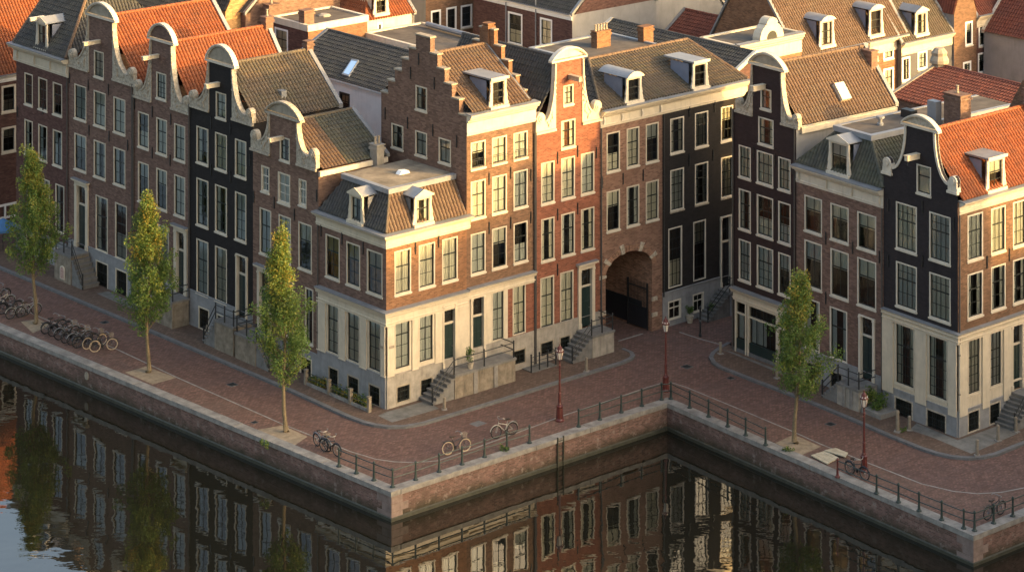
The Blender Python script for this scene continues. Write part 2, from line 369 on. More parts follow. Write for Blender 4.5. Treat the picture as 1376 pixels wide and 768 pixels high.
# ---------------------------------------------------------------- parts of houses
RW = random.Random(3)
def window(root, fr, u0, u1, z0, z1, nc=2, ur=1, lr=2, cur=None, fm='cream', sm='sash', sill=True, v=0.0, fw=.085, split=.36, room='room', name='window', grille=False, deep=.5, flat=False):
    m = MB(); d = -.13+v; f = v+.012
    for a, b, c, e in ((u0, u0+fw, z0, z1), (u1-fw, u1, z0, z1), (u0+fw, u1-fw, z1-fw, z1), (u0+fw, u1-fw, z0, z0+fw*.7)): m.box(fr, a, b, d, f, c, e)
    P = fr.P; k = v-deep
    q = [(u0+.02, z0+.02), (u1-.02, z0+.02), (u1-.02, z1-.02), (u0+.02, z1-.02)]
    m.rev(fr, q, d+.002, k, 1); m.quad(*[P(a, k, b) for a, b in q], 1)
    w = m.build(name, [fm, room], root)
    if flat: w = root
    a, b, c, e = u0+fw, u1-fw, z0+fw*.7, z1-fw; s = MB(); sv0, sv1 = v-.10, v-.055; st = .045; mu = .028
    zm = e-(e-c)*split
    for (l, r, x, y) in ((a, a+st, c, e), (b-st, b, c, e), (a+st, b-st, e-st, e), (a+st, b-st, c, c+st*1.3), (a+st, b-st, zm-.035, zm+.03)): s.box(fr, l, r, sv0, sv1, x, y)
    for i in range(1, nc):
        x = a+(b-a)*i/nc; s.box(fr, x-mu/2, x+mu/2, sv0+.01, sv1-.008, c+st*1.3, zm-.035); s.box(fr, x-mu/2, x+mu/2, sv0+.01, sv1-.008, zm+.03, e-st)
    for i in range(1, lr): x = c+(zm-c)*i/lr; s.box(fr, a+st, b-st, sv0+.012, sv1-.010, x-mu/2, x+mu/2)
    for i in range(1, ur): x = zm+(e-zm)*i/ur; s.box(fr, a+st, b-st, sv0+.012, sv1-.010, x-mu/2, x+mu/2)
    if grille:
        n = max(3, int((b-a)/.13))
        for i in range(1, n): x = a+(b-a)*i/n; s.box(fr, x-.012, x+.012, v-.04, v-.015, c, e)
    s.build('sash', sm, w)
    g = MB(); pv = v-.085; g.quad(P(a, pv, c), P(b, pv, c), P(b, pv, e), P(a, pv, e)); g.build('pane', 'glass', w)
    if cur is None: cur = RW.choice(['full', 'full', 'sides', 'sides', 'half', 'low', 'full'])
    if cur != 'none':
        m = MB(); W = b-a
        spans = {'full': [(a, b, c, e)], 'sides': [(a, a+W*.3, c, e), (b-W*.28, b, c, e)], 'left': [(a, a+W*.45, c, e)], 'right': [(b-W*.45, b, c, e)],
                 'half': [(a, b, zm-.1, e)], 'low': [(a, b, c, c+(e-c)*.45)]}[cur]
        for l, r, x, y in spans:
            n = max(4, int((r-l)/.045)); cv = v-.135; pts = []
            for i in range(n+1):
                o = .018*math.sin(i*1.9+RW.random()*.8); uu = l+(r-l)*i/n; pts += [P(uu, cv+o, x), P(uu, cv+o*.6, y)]
            m.add(pts, [(2*i, 2*i+2, 2*i+3, 2*i+1) for i in range(n)])
        m.build('curtain', RW.choice(['curtain', 'curtain', 'curtaing']) if room == 'room' else 'blind', w)
    if sill:
        m = MB(); m.box(fr, u0-.04, u1+.04, v-.02, v+.07, z0-.085, z0-.004); m.box(fr, u0-.015, u1+.015, v-.02, v+.04, z0-.125, z0-.087)
        m.build('sill', 'carved' if sill == 'stone' else 'creamw', w)
    return w
def rect(u0, u1, z0, z1): return [(u0, z0), (u1, z0), (u1, z1), (u0, z1)]
class Face:
    """one visible wall of a house: outline, holes and the windows set into them"""
    def __init__(s, root, fr, nc=2, fm='cream', sm='sash', v=0.0): s.root = root; s.fr = fr; s.holes = []; s.low = []; s.kw = dict(nc=nc, fm=fm, sm=sm)
    def win(s, xl, xr, yt, yb, v=0.0, low=False, **k):
        f = s.fr; u0, u1, z1, z0 = f.u(xl), f.u(xr), f.z(xl, yt), f.z(xl, yb)
        return s.winm(u0, u1, z0, z1, v, low, **k)
    def winm(s, u0, u1, z0, z1, v=0.0, low=False, **k):
        s.holes.append(rect(u0, u1, z0, z1))
        if v: s.low.append(rect(u0, u1, z0, z1))
        kw = dict(s.kw); kw.update(k); return window(s.root, s.fr, u0, u1, z0, z1, v=v, **kw)
    def rows(s, cols, rows, v=0.0, skip=(), **k):
        for ri, (ref, yt, yb, *ex) in enumerate(rows):
            z1, z0 = s.fr.z(cols[ref][0], yt), s.fr.z(cols[ref][0], yb); kk = dict(k)
            if ex: kk.update(ex[0])
            for ci, (xl, xr) in enumerate(cols):
                if (ri, ci) in skip: continue
                s.winm(s.fr.u(xl), s.fr.u(xr), z0, z1, v, **kk)
def body(root, mat, fr, D, faces, ze, back=None, extra=None, name='wall', sides=True):
    """faces: list of (frame, outline, holes); plain side and back walls close the house"""
    m = MB()
    for f, out, holes in faces: m.sheet(f, 0, out, holes)
    if sides:
        e = .004; w = fr.w
        m.quad(fr.P(e, 0, 0), fr.P(e, -D, 0), fr.P(e, -D, ze), fr.P(e, 0, ze)); m.quad(fr.P(w-e, 0, 0), fr.P(w-e, -D, 0), fr.P(w-e, -D, ze), fr.P(w-e, 0, ze))
        o = back or rect(e, w-e, 0, ze); m.add([fr.P(u, -D, z) for u, z in o], [tuple(range(len(o)))])
    if extra: extra(m)
    return m.build(name, mat, root)
def gable_roof(root, fr, D, ze, zr, mat, uc=None, v0=-.30, over=.0, cop='lead', name='roof', rear=True, rm=None):
    """ridge runs straight back from the front"""
    w = fr.w; uc = uc or w/2; P = fr.P
    r = tiles(name, [[P(-over, v0, ze), P(uc, v0, zr), P(uc, -D, zr), P(-over, -D, ze)], [P(uc, v0, zr), P(w+over, v0, ze), P(w+over, -D, ze), P(uc, -D, zr)]], mat, root)
    ridge(r, P(uc, v0, zr+.05), P(uc, -D, zr+.05), rm or mat)
    if rear:
        m = MB(); pts = [(-.02, ze-.05), (uc, zr-.05), (w+.02, ze-.05), (w+.02, ze+.22), (uc, zr+.26), (-.02, ze+.22)]
        m.prism(fr, pts, -D-.28, -D-.001); m.build('verge_coping', cop, root)
    return r
def eave_roof(root, fr, D, ze, zr, mat, d=None, v0=.12, hipl=0, hipr=0, name='roof', rm=None, cop=None, sub=None):
    """ridge runs along the front; hipl / hipr = how far the ridge ends are drawn in"""
    w = fr.w; P = fr.P; d = d or D/2
    A, B = P(0, v0, ze), P(w, v0, ze); Rl, Rr = P(hipl, -d, zr), P(w-hipr, -d, zr); Cb, Db = P(w, -D, ze), P(0, -D, ze)
    polys = [[A, B, Rr, Rl], [Cb, Db, Rl, Rr]]
    if hipl: polys.append([Db, A, Rl])
    if hipr: polys.append([B, Cb, Rr])
    r = tiles(name, polys, mat, root); up = Vector((0, 0, .05))
    ridge(r, Rl+up, Rr+up, rm or mat)
    if hipl: ridge(r, A+up, Rl+up, rm or mat)
    if hipr: ridge(r, B+up, Rr+up, rm or mat)
    for hip, u in ((hipl, 0), (hipr, w)):
        if not hip and cop is not None:
            m = MB(); b = fr.back(u); pts = [(v, z) for v, z in ((-v0, ze-.1), (d, zr-.1), (D, ze-.1), (D, ze+.16), (d, zr+.2), (-v0, ze+.16))]
            m.prism(b, pts, -.12 if u else -.14, .14 if u else .12); m.build('verge_coping', cop, root)
    for hip, u in ((hipl, .01), (hipr, w-.01)):
        if not hip: g = MB(); g.add([P(u, 0, ze-.3), P(u, -d, zr-.06), P(u, -D, ze-.3)], [(0, 1, 2)]); g.build('gable_wall', root.get('wallmat', 'brick_brown'), root)
    return r
def cornice(root, path, zb, zt, proj=.42, mats=('cream', 'lead'), name='cornice', frieze=.05, blocks=None):
    """path runs with the street on its right; frieze, mouldings and a leaded gutter top"""
    h = zt-zb; m = MB()
    m.sweep(path, [(.0, zb), (frieze, zb), (frieze, zb+.10), (frieze+.04, zb+.12), (frieze+.04, zb+.17), (frieze, zb+.19), (frieze, zb+h*.60), (frieze+.10, zb+h*.66), (frieze+.12, zb+h*.74),
                    (proj*.75, zb+h*.80), (proj*.85, zb+h*.90), (proj, zb+h*.94), (proj, zt), (0, zt)])
    o = m.build(name, mats[0], root)
    g = MB(); g.sweep(path, [(-.10, zt+.004), (proj+.03, zt+.004), (proj+.03, zt+.05), (-.10, zt+.09)]); g.build('gutter', mats[1], o)
    if blocks:
        for fr, us in blocks:
            for u in us:
                b = MB(); b.prism(fr, [(u-.09, zb+.2), (u+.09, zb+.2), (u+.09, zb+h*.62), (u-.09, zb+h*.62)], frieze, frieze+.09); b.prism(fr, [(u-.07, zb+.3), (u+.07, zb+.3), (u+.07, zb+h*.5), (u-.07, zb+h*.5)], frieze+.09, frieze+.13); b.build('bracket', 'creamw', o)
    return o
def arc(cx, cz, hw, rise, n=14, a0=None):
    r = (hw*hw+rise*rise)/(2*rise); c = cz+rise-r; t = math.asin(min(1, hw/r)); t = t if rise <= hw else math.pi-t
    return [(cx+r*math.sin(-t+2*t*i/n), c+r*math.cos(-t+2*t*i/n)) for i in range(n+1)]
def zlow(z0, holes): return min([z0]+[h[0][1]-.1 for h in holes])
def gout(w, z0, uc, wn, Gh): return [(0, 0), (w, 0), (w, z0), (uc+wn, z0), (uc+wn, zlow(z0, Gh.holes)-.004), (uc-wn, zlow(z0, Gh.holes)-.004), (uc-wn, z0), (0, z0)]
def neck_gable(root, fr, uc, wn, W, z0, zs, z1, z2, wall, wing='carved', holes=(), thick=.22, style='neck', cap='creamw', capw=.22, tymp='sandstone'):
    """brick neck between scrolled wings under a round-topped pediment; W = half width at the wings; returns nothing"""
    r = min(.36, (zs-z0)*.36, (W-wn)*.4); xs = W-2*r
    def side(sg):
        pts = [(W, z0), (W, z0+r*.9)]
        c = (W-r, zs-r)
        for i in range(9): a = -.35+(math.pi+.35)*i/8; pts.append((c[0]+r*math.cos(a), c[1]+r*math.sin(a)))
        zb = zs-r*1.5
        for i in range(13): th = math.pi/2*i/12; x0 = xs; xn = wn+capw*.45; pts.append((x0+(xn-x0)*math.sin(th), zb+(z1-.05-zb)*(1-math.cos(th))))
        return pts
    pr = side(1); P = lambda l, sg: [(uc+sg*a, b) for a, b in l]
    nb = MB(); zl = zlow(z0, holes); hol = [h for h in holes]
    if style == 'bell':
        out = [(uc-W, z0), (uc-wn, z0), (uc-wn, zl), (uc+wn, zl), (uc+wn, z0), (uc+W, z0)]+P(pr[1:], 1)+list(reversed(P(pr[1:], -1)))
    else: out = [(uc-wn, zl), (uc+wn, zl), (uc+wn, z1), (uc-wn, z1)]
    nb.sheet(fr, 0, out, hol); nb.rev(fr, out, 0, -thick); nb.add([fr.P(u, -thick, z) for u, z in out], [tuple(range(len(out)))])
    nb.build('gable', wall, root)
    for sg in (-1, 1):
        m = MB()
        if style == 'neck':
            poly = P([(wn, z0)]+pr+[(wn, z1-.05)], sg); m.prism(fr, poly, -thick-.02, .05)
            m.prism(fr, P([(wn-.0, z0-.16), (W+.05, z0-.16), (W+.05, z0-.02), (wn, z0-.02)], sg), -.05, .13)
            cc = (W-r, zs-r)    # carved scroll, leaf drop and edge roll
            for rr, vv in ((r*.95, .10), (r*.62, .15), (r*.3, .2)): m.prism(fr, P([(cc[0]+rr*math.cos(i*.5236), cc[1]+rr*math.sin(i*.5236)) for i in range(12)], sg), .05, vv)
            cv = pr[11:]; rn = random.Random(int(z1*100))
            for i in range(len(cv)-1):
                (a, b), (c, d) = cv[i], cv[i+1]; m.prism(fr, P([(a, b), (c, d), (c-.10, d-.06), (a-.10, b-.08)], sg), .05, .11)
                for _ in range(2):
                    x = a+(wn-a)*rn.uniform(.15, .6); y = b-rn.uniform(.12, .5)
                    if y > z0+.1 and x > wn+.08: m.prism(fr, P([(x+.085*math.cos(q), y+.085*math.sin(q)) for q in (0, 1.05, 2.1, 3.14, 4.2, 5.25)], sg), .05, .09+rn.random()*.04)
        else:
            cv = pr; inner = []
            for i, (a, b) in enumerate(cv):
                pa = cv[max(0, i-1)]; pb = cv[min(len(cv)-1, i+1)]; dx, dz = pb[0]-pa[0], pb[1]-pa[1]; l = math.hypot(dx, dz) or 1
                inner.append((a-dz/l*capw, b+dx/l*capw) if i > 10 else (min(a, W-.02)-0, b))
            strip = cv[11:]; inn = inner[11:]
            m.prism(fr, P(strip+list(reversed(inn)), sg), -thick-.02, .07)
            m.prism(fr, P([(W-2*r-.06, z0-.02), (W+.04, z0-.02)]+cv[1:11]+[(W-2*r-.06, zs-r)], sg), -thick-.02, .10)
            m.prism(fr, P([(W-2*r-.12, z0-.14), (W+.08, z0-.14), (W+.08, z0), (W-2*r-.12, z0)], sg), -.05, .16)
            cc = (W-r, zs-r); m.prism(fr, P([(cc[0]+r*.6*math.cos(i*.5236), cc[1]+r*.6*math.sin(i*.5236)) for i in range(12)], sg), .05, .16)
        m.build('gable_wing' if style == 'neck' else 'gable_scroll', wing if style == 'neck' else cap, root)
    m = MB(); z1 += .12; hw = wn+capw+.16; rise = (z2-z1)*.93
    a1 = arc(uc, z1, hw, rise); a2 = arc(uc, z1+.02, hw-.11, max(.2, rise-.11)); a3 = arc(uc, z1+.04, hw-.20, max(.15, rise-.20))
    m.prism(fr, a3, -thick, -.03, 1)
    m.prism(fr, a2+list(reversed(a3)), -thick-.02, .06, 0)
    m.prism(fr, a1+list(reversed(a2)), -thick-.02, .12, 0)
    m.prism(fr, [(uc-hw, z1-.13), (uc+hw, z1-.13), (uc+hw, z1-.02), (uc-hw, z1-.02)], -thick-.02, .10, 0)
    m.build('pediment', [cap, tymp], root)
def beam(root, fr, u, z, L=1.0, w=.19, h=.20, hook=False, m='cream', roofed=True):
    b = MB(); b.box(fr, u-w/2, u+w/2, -.1, L, z, z+h); b.box(fr, u-w/2-.04, u+w/2+.04, -.05, L+.05, z+h+.003, z+h+.05)
    o = b.build('hoist_beam', m, root); k = MB(); k.tube([fr.P(u, L-.15, z), fr.P(u, L-.15, z-.16), fr.P(u, L-.08, z-.24), fr.P(u, L-.16, z-.3)], .022, 5); k.build('hook', 'iron', o)
    return o
def anchors(root, fr, pts):
    for u, z in pts:
        m = MB(); m.box(fr, u-.028, u+.028, .006, .06, z-.36, z+.36); m.box(fr, u-.055, u+.055, .008, .05, z-.045, z+.045); m.build('wall_anchor', 'iron', root)
def pipe(root, fr, u, z0, z1, v=.10, m='pipe'):
    b = MB(); b.tube([fr.P(u, v, z0), fr.P(u, v, z1)], .05, 7)
    for i in range(int((z1-z0)/2.2)): z = z0+1+i*2.2; b.tube([fr.P(u, v, z), fr.P(u, v, z+.08)], .066, 7)
    b.build('downpipe', m, root)
def door(root, fr, u0, u1, z0, z1, fan=.3, surround='cream', pil=.22, head=.42, v=0.0, leaf='door', nm='door', canopy=True):
    """surround with pilasters and a moulded head; leaf below, fanlight above"""
    m = MB(); zf = z1-(z1-z0)*fan
    for a, b in ((u0-pil, u0), (u1, u1+pil)):
        m.box(fr, a, b, v-.15, v+.10, z0, z1); m.box(fr, a-.02, b+.02, v-.05, v+.13, z0, z0+.3); m.box(fr, a-.02, b+.02, v-.05, v+.125, z1-.12, z1-.003)
    m.box(fr, u0, u1, v-.15, v-.06, zf-.06, zf+.06)
    m.box(fr, u0-pil-.004, u1+pil+.004, v-.15, v+.10, z1, z1+head*.6)
    if canopy:
        m.box(fr, u0-pil-.06, u1+pil+.06, v-.1, v+.2, z1+head*.6+.002, z1+head*.75); m.box(fr, u0-pil-.14, u1+pil+.14, v-.1, v+.3, z1+head*.75+.002, z1+head)
        m.box(fr, u0-pil-.16, u1+pil+.16, v-.1, v+.32, z1+head+.002, z1+head+.035, 1)
    o = m.build(nm, [surround, 'lead'], root)
    l = MB(); l.box(fr, u0, u1, v-.17, v-.12, z0, zf-.062)
    n = 3; W = u1-u0; hh = zf-z0
    for a, b in ((.05, .26), (.30, .62), (.66, .95)):
        for c, d in ((.10, .46), (.54, .90)): l.box(fr, u0+W*c, u0+W*d, v-.121, v-.10, z0+hh*a, z0+hh*b)
    lf = l.build('leaf', leaf, o)
    k = MB(); k.tube([fr.P(u0+W*.88, v-.11, z0+hh*.45), fr.P(u0+W*.88, v-.04, z0+hh*.45)], .035, 7); k.build('knob', 'chrome', o)
    g = MB(); g.quad(fr.P(u0, v-.13, zf+.06), fr.P(u1, v-.13, zf+.06), fr.P(u1, v-.13, z1), fr.P(u0, v-.13, z1)); g.quad(fr.P(u0, v-.3, zf), fr.P(u1, v-.3, zf), fr.P(u1, v-.3, z1), fr.P(u0, v-.3, z1), 1)
    c = (u0+u1)/2; zc = (zf+z1)/2
    for i in range(8): a = i*math.pi/4; g.tube([fr.P(c, v-.12, zc), fr.P(c+W*.42*math.cos(a), v-.12, zc+(z1-zf)*.40*math.sin(a))], .014, 4, 2)
    g.build('fanlight', ['glass', 'room', 'sash'], o)
    return o
def dormer(root, fr, uc, v, zb, w, h, depth=1.7, style='gable', cheek='lead', nc=2, cap='zinc', wm='cream', rows=2, hoist=False):
    """dormer front stands at depth v; roof runs back into the slope"""
    m = MB(); a, b = uc-w/2, uc+w/2
    for x0, x1 in ((a, a+.05), (b-.05, b)): m.box(fr, x0, x1, v-depth, v-.06, zb-.1, zb+h, 1)
    jw = .11; depth = depth+.5; v = v+.38; h = h+.12
    m.box(fr, a-.05, a+jw, v-.06, v+.05, zb, zb+h); m.box(fr, b-jw, b+.05, v-.06, v+.05, zb, zb+h); m.box(fr, a+jw, b-jw, v-.06, v+.05, zb+h-.16, zb+h); m.box(fr, a+jw, b-jw, v-.06, v+.05, zb, zb+.12)
    m.box(fr, a-.16, b+.16, v-.05, v+.20, zb-.08, zb+.115)
    for sg, e in ((-1, a-.05), (1, b+.05)):   # scrolled feet
        m.prism(fr, [(e, zb), (e+sg*.12, zb), (e+sg*.15, zb+.2), (e+sg*.06, zb+h*.30), (e+sg*.08, zb+h*.38), (e+sg*.02, zb+h*.55), (e, zb+h*.62)], -.05+v, .06+v)
    o = m.build('dormer', [wm, cheek], root)
    window(o, fr, a+jw, b-jw, zb+.12, zb+h-.16, nc=nc, ur=1, lr=rows, sill=False, v=v, fw=.035, fm=wm, split=.4, name='window_frame', cur=RW.choice(['none', 'sides', 'half']), deep=.3, flat=True)
    r = MB(); e = .12; z = zb+h
    if style == 'gable':
        sec = [(a-e, z), (b+e, z), (b+e, z+.06), (uc, z+.42), (a-e, z+.06)]
        r.prism(fr, sec, v-depth-.3, v+.14, 0); f = MB(); f.prism(fr, [(a-e-.01, z-.02), (b+e+.01, z-.02), (b+e+.01, z+.09), (uc, z+.44), (a-e-.01, z+.07)], v+.142, v+.18); f.build('dormer_pediment', wm, o)
    elif style == 'arch':
        top = arc(uc, z, w/2+e, .30, 10); r.prism(fr, top, v-depth-.3, v+.16, 0); f = MB(); f.prism(fr, arc(uc, z-.03, w/2+e+.03, .36, 10), v+.162, v+.24); f.build('dormer_pediment', wm, o)
    else:
        r.prism(fr, [(a-e, z), (b+e, z), (b+e, z+.10), (a-e, z+.10)], v-depth-.4, v+.16, 0); f = MB(); f.prism(fr, [(a-e-.02, z-.04), (b+e+.02, z-.04), (b+e+.02, z+.13), (a-e-.02, z+.13)], v+.162, v+.22); f.build('dormer_pediment', wm, o)
    r.build('dormer_roof', cap, o); return o
def chimney(root, p, w, d, z0, z1, fr=None, mat='brick_pink', pots=2, name='chimney'):
    fr = fr or Fr(Vector((0, 0, 0)), TB, NB, 1); f = Fr(Vector((p.x, p.y, 0)), fr.t, fr.n, 1); m = MB(); m.box(f, -w/2, w/2, -d/2, d/2, z0, z1); m.box(f, -w/2-.06, w/2+.06, -d/2-.06, d/2+.06, z1-.28, z1-.12); m.box(f, -w/2-.05, w/2+.05, -d/2-.05, d/2+.05, z1+.002, z1+.07)
    o = m.build(name, mat, root)
    for i in range(pots):
        u = (i+.5)/pots*w-w/2; q = MB(); q.lathe(f.P(u, 0, z1+.07), [(.09, 0), (.10, .05), (.075, .1), (.07, .38), (.10, .42), (.10, .46)], 9); q.build('chimney_pot', 'sandstone', o)
    return o
def skylight(root, pts, up=.10, cap='zinc', pane='glass'):
    up += .10; m = MB(); P = [Vector(p) for p in pts]; n = (P[1]-P[0]).cross(P[3]-P[0]).normalized(); n = n if n.z > 0 else -n; c = sum(P, Vector())/4
    o = [p+n*up for p in P]; b = [p-n*.1 for p in P]; i = [c+(p-c)*.82+n*up for p in P]
    m.add(b+o, [(k, (k+1) % 4, 4+(k+1) % 4, 4+k) for k in range(4)]); m.add(o+i, [(k, (k+1) % 4, 4+(k+1) % 4, 4+k) for k in range(4)])
    s = m.build('skylight', cap, root); q = MB(); q.add([p-n*.01 for p in i], [(0, 1, 2, 3)]); q.add([p-n*.06 for p in i], [(0, 1, 2, 3)], 1); q.build('pane', ['glass', 'room'], s)
def on_plane(x, y, a, b, c):    # where the sight line through a photo point meets the plane a b c
    n = (b-a).cross(c-a); d = Vector(((x-CX)/F, 1, -(y-YH)/F)); o = Vector((0, 0, H)); return o+d*((a-o).dot(n)/d.dot(n))
# ================================================================ THE HOUSES
HG = 'gabled canal houses along the quay'
def corner_x(x): return Fr.at(519, 552, 0, TA, x, x+1)
def lf(x0, x1): return Fr.at(519, 552, 0, TA, x0, x1)        # the left row
def bf(x0, x1): return Fr.at(519, 552, 0, TB, x0, x1)        # the row round the corner
TA2 = Vector((.6116, -.7911, 0))
def rf(x0, x1): return Fr.at(1287, 590, 0, TA2, x0, x1)      # the block across the street
def hs(name, label, fr, wm, group=HG):
    r = thing(name, label, 'house', fr.P(fr.w/2, 0, 0), group); r['wallmat'] = wm; return r
def plinth(root, fr, u0, u1, zt, holes=(), mat='plinth', v=.05, nm='plinth', cap=True):
    m = MB(); hs_ = []
    for h in holes:
        if h[0][1] < zt-.05: hs_.append(rect(h[0][0], h[1][0], h[0][1], min(h[2][1], zt-.012)))
    out = rect(u0, u1, 0, zt); m.sheet(fr, v, out, hs_); m.rev(fr, out, 0, v); o = m.build(nm, mat, root)
    if cap:
        e = [u0]+sorted(x for h in holes if h[2][1] > zt+.1 for x in (h[0][0], h[1][0]))+[u1]
        for i in range(0, len(e), 2):
            if e[i+1]-e[i] > .05: m = MB(); m.box(fr, e[i], e[i+1], 0, v+.035, zt+.002, zt+.07); m.build('plinth_moulding', mat, o)
    return o
# ---- 1 dark red-brown house with a cream cornice and hipped dark roof
f = lf(22, 92.5); h1 = hs('cornice_house', 'dark red brown house with white cornice and black hipped roof, leftmost of the quay row', f, 'brick_darkred')
zt, zb = f.z(92, 80), f.z(90, 104); w = f.w; Fa = Face(h1, f, nc=2)
c1 = [(33, 44), (51.5, 63.5), (71, 83.5)]
Fa.rows(c1, [(0, 97, 139, dict(cur='none')), (0, 159.5, 206, dict(cur='sides'))]); c3 = [(36, 47), (55, 67), (74.5, 86.5)]; Fa.rows(c3, [(2, 246, 309.5)])
Fa.rows(c3, [(2, 331, 352)], v=.055, sill=False, nc=3, ur=1, lr=1, cur='none')
plinth(h1, f, 0, w, f.z(80, 325), Fa.low)
body(h1, 'brick_darkred', f, 9, [(f, rect(0, w, 0, zt), Fa.holes)], zt)
cornice(h1, [f.P(-.35, 0, 0), f.P(w, 0, 0)], zb, zt, .6, blocks=[(f, [.2, w*.36, w*.66, w-.2])])
eave_roof(h1, f, 9, zt+.05, zt+5.2, 't_dark', d=4.2, hipl=.01, hipr=3.2, rm='t_brown', v0=.25)
dormer(h1, f, f.u(57), -.35, zt+.1, 1.25, 1.75, 2.2, 'gable', cheek='bluegrey', wm='creamw', nc=2, rows=1)
m = MB(); uu = f.u(55)-.1; m.box(f, uu-.09, uu+.09, -.3, .8, zt+2.12, zt+2.32); m.box(f, uu-.13, uu+.13, -.3, .85, zt+2.322, zt+2.36); m.build('hoist_beam', 'creamw', h1)
chimney(h1, f.P(f.w*.55, -5, 0), 1.5, .9, 8, zt+6.0, mat='greywall', pots=0)
anchors(h1, f, [(w-.25, f.z(90, 118)), (.2, f.z(25, 150)), (w*.52, f.z(68, 150)), (w*.52, f.z(68, 220))]); pipe(h1, f, w-.06, .3, zb)
# ---- 2 plum brick neck gable
f = lf(92.5, 180); w = f.w; h2 = hs('neck_gable_house', 'broad plum brown house with tall carved gable and orange roof, behind the poster stoop', f, 'brick_plum')
Fa = Face(h2, f); gp = (115.4, 92.7); z0 = f.z(*gp); uc = w/2+.02; wn = (f.u(147.2)-f.u(115.4))/2
Fa.rows([(100, 116), (126, 142), (152.5, 168.5)], [(0, 112, 158, dict(cur='full')), (0, 178, 226)], skip=())
Fa.rows([(128.6, 145), (154.7, 170.5)], [(0, 261, 334, dict(lr=3))]); zp = f.z(128.6, 334.5)-.05
Fa.rows([(129.5, 146), (156, 172)], [(0, 348, 388)], v=.055, sill=False, nc=3, grille=True, cur='none')
gw = MB(); Gh = Face(h2, f); Gh.win(126.3, 139.5, 67, 102, nc=2)
u0, u1, zd0, zd1 = f.u(104.5), f.u(116), f.z(104.5, 331), f.z(104.5, 248); door(h2, f, u0, u1, zd0, zd1, pil=.30); Fa.holes.append(rect(u0-.1, u1+.1, zd0, zd1)); Fa.low.append(rect(u0-.3, u1+.3, zd0, zd1))
plinth(h2, f, 0, w, zp, [x for x in Fa.low])
ze = z0-.05; body(h2, 'brick_plum', f, 8.8, [(f, gout(w, z0, uc, wn, Gh), Fa.holes)], ze)
gz1, gz2 = f.z(115.4, 19), f.z(131, 0.5)
neck_gable(h2, f, uc, wn, w/2, z0, f.z(97, 66), gz1, gz2, 'brick_plum', holes=Gh.holes)
zr = f.back(w/2).z(156, 20)*.5+f.back(w/2).z(284, 0)*.5; gable_roof(h2, f, 8.8, ze, zr, 't_orange', cop='zinc')
beam(h2, f, uc-.15, f.z(117, 53), 1.25); anchors(h2, f, [(.12, f.z(94, 105)), (f.u(119), f.z(119, 114)), (f.u(146), f.z(146, 120)), (f.u(120), f.z(120, 175)), (f.u(147), f.z(147, 183)), (f.u(172), f.z(172, 195))]); pipe(h2, f, w-.08, .3, z0)
# ---- 3 second plum brick house, narrower carved gable
f = lf(180, 255); w = f.w; h3 = hs('neck_gable_house', 'narrow plum brown house with a slender curly carved gable, second orange roof from the left', f, 'brick_plum')
Fa = Face(h3, f, nc=2); z0 = f.z(202, 134); uc = w/2; wn = (f.u(228.5)-f.u(202))/2
Fa.rows([(185.5, 200), (210, 224.5), (234, 249)], [(0, 149, 196), (0, 216, 269)])
Fa.rows([(190, 203), (213, 227)], [(1, 301, 366, dict(lr=3))]); zp = f.z(213, 372)
Fa.rows([(190, 204)], [(0, 380, 398)], v=.055, sill=False, nc=3, grille=True, cur='none')
Gh = Face(h3, f); Gh.win(210, 223.5, 96, 131, nc=3, lr=3)
u0, u1 = f.u(238.5), f.u(248.5); zd0, zd1 = f.z(238.5, 392), f.z(238.5, 310); door(h3, f, u0, u1, zd0, zd1, pil=.32); Fa.holes.append(rect(u0-.1, u1+.1, zd0, zd1)); Fa.low.append(rect(u0-.3, u1+.3, zd0, zd1))
plinth(h3, f, 0, w, zp, Fa.low); ze = z0-.05
body(h3, 'brick_plum', f, 8.3, [(f, gout(w, z0, uc, wn, Gh), Fa.holes)], ze)
neck_gable(h3, f, uc, wn, w/2, z0, f.z(183, 107), f.z(202, 52), f.z(217, 29.5), 'brick_plum', holes=Gh.holes, capw=.26, tymp='brick_plum')
zr = (f.back(w/2).z(237, 56)+f.back(w/2).z(357.5, 35.5))/2; gable_roof(h3, f, 8.3, ze, zr, 't_orange', cop='zinc')
beam(h3, f, uc-.35, f.z(204, 75), 1.2); anchors(h3, f, [(.12, f.z(182, 140)), (f.u(205), f.z(205, 205)), (f.u(229), f.z(229, 215)), (f.u(205), f.z(205, 150)), (f.u(230), f.z(230, 160))]); pipe(h3, f, .05, .3, z0)
# ---- 4 black neck gable
f = lf(255, 340); w = f.w; h4 = hs('neck_gable_house', 'black painted house with cream carved gable, standing in the left quay row', f, 'brick_black')
Fa = Face(h4, f, nc=2); z0 = f.z(281, 147.5); uc = w/2-.02; wn = (f.u(312)-f.u(281))/2
cs = [(264, 280), (289, 305), (315.8, 331)]; Fa.rows(cs, [(0, 168.5, 217), (0, 238, 300.5, dict(lr=3)), (0, 319.5, 392, dict(lr=3))], skip=((2, 2),))
zp = f.z(267, 393.5); Fa.rows([(267.5, 282), (292, 306)], [(0, 410, 440)], v=.055, sill=False, nc=3, grille=True, cur='none')
Gh = Face(h4, f); Gh.win(290, 304, 122.5, 157)
u0, u1 = f.u(319.5), f.u(331.5); zd0, zd1 = f.z(319.5, 423), f.z(319.5, 342); door(h4, f, u0, u1, zd0, zd1, pil=.13, head=.12, canopy=False); Fa.holes.append(rect(u0-.05, u1+.05, zd0, zd1)); Fa.low.append(rect(u0-.13, u1+.13, zd0, zd1))
plinth(h4, f, 0, w, zp, Fa.low); ze = z0-.05
body(h4, 'brick_black', f, 6.7, [(f, gout(w, z0, uc, wn, Gh), Fa.holes)], ze)
neck_gable(h4, f, uc, wn, w/2, z0, f.z(258, 121), f.z(281, 82), f.z(297, 58), 'brick_black', holes=Gh.holes)
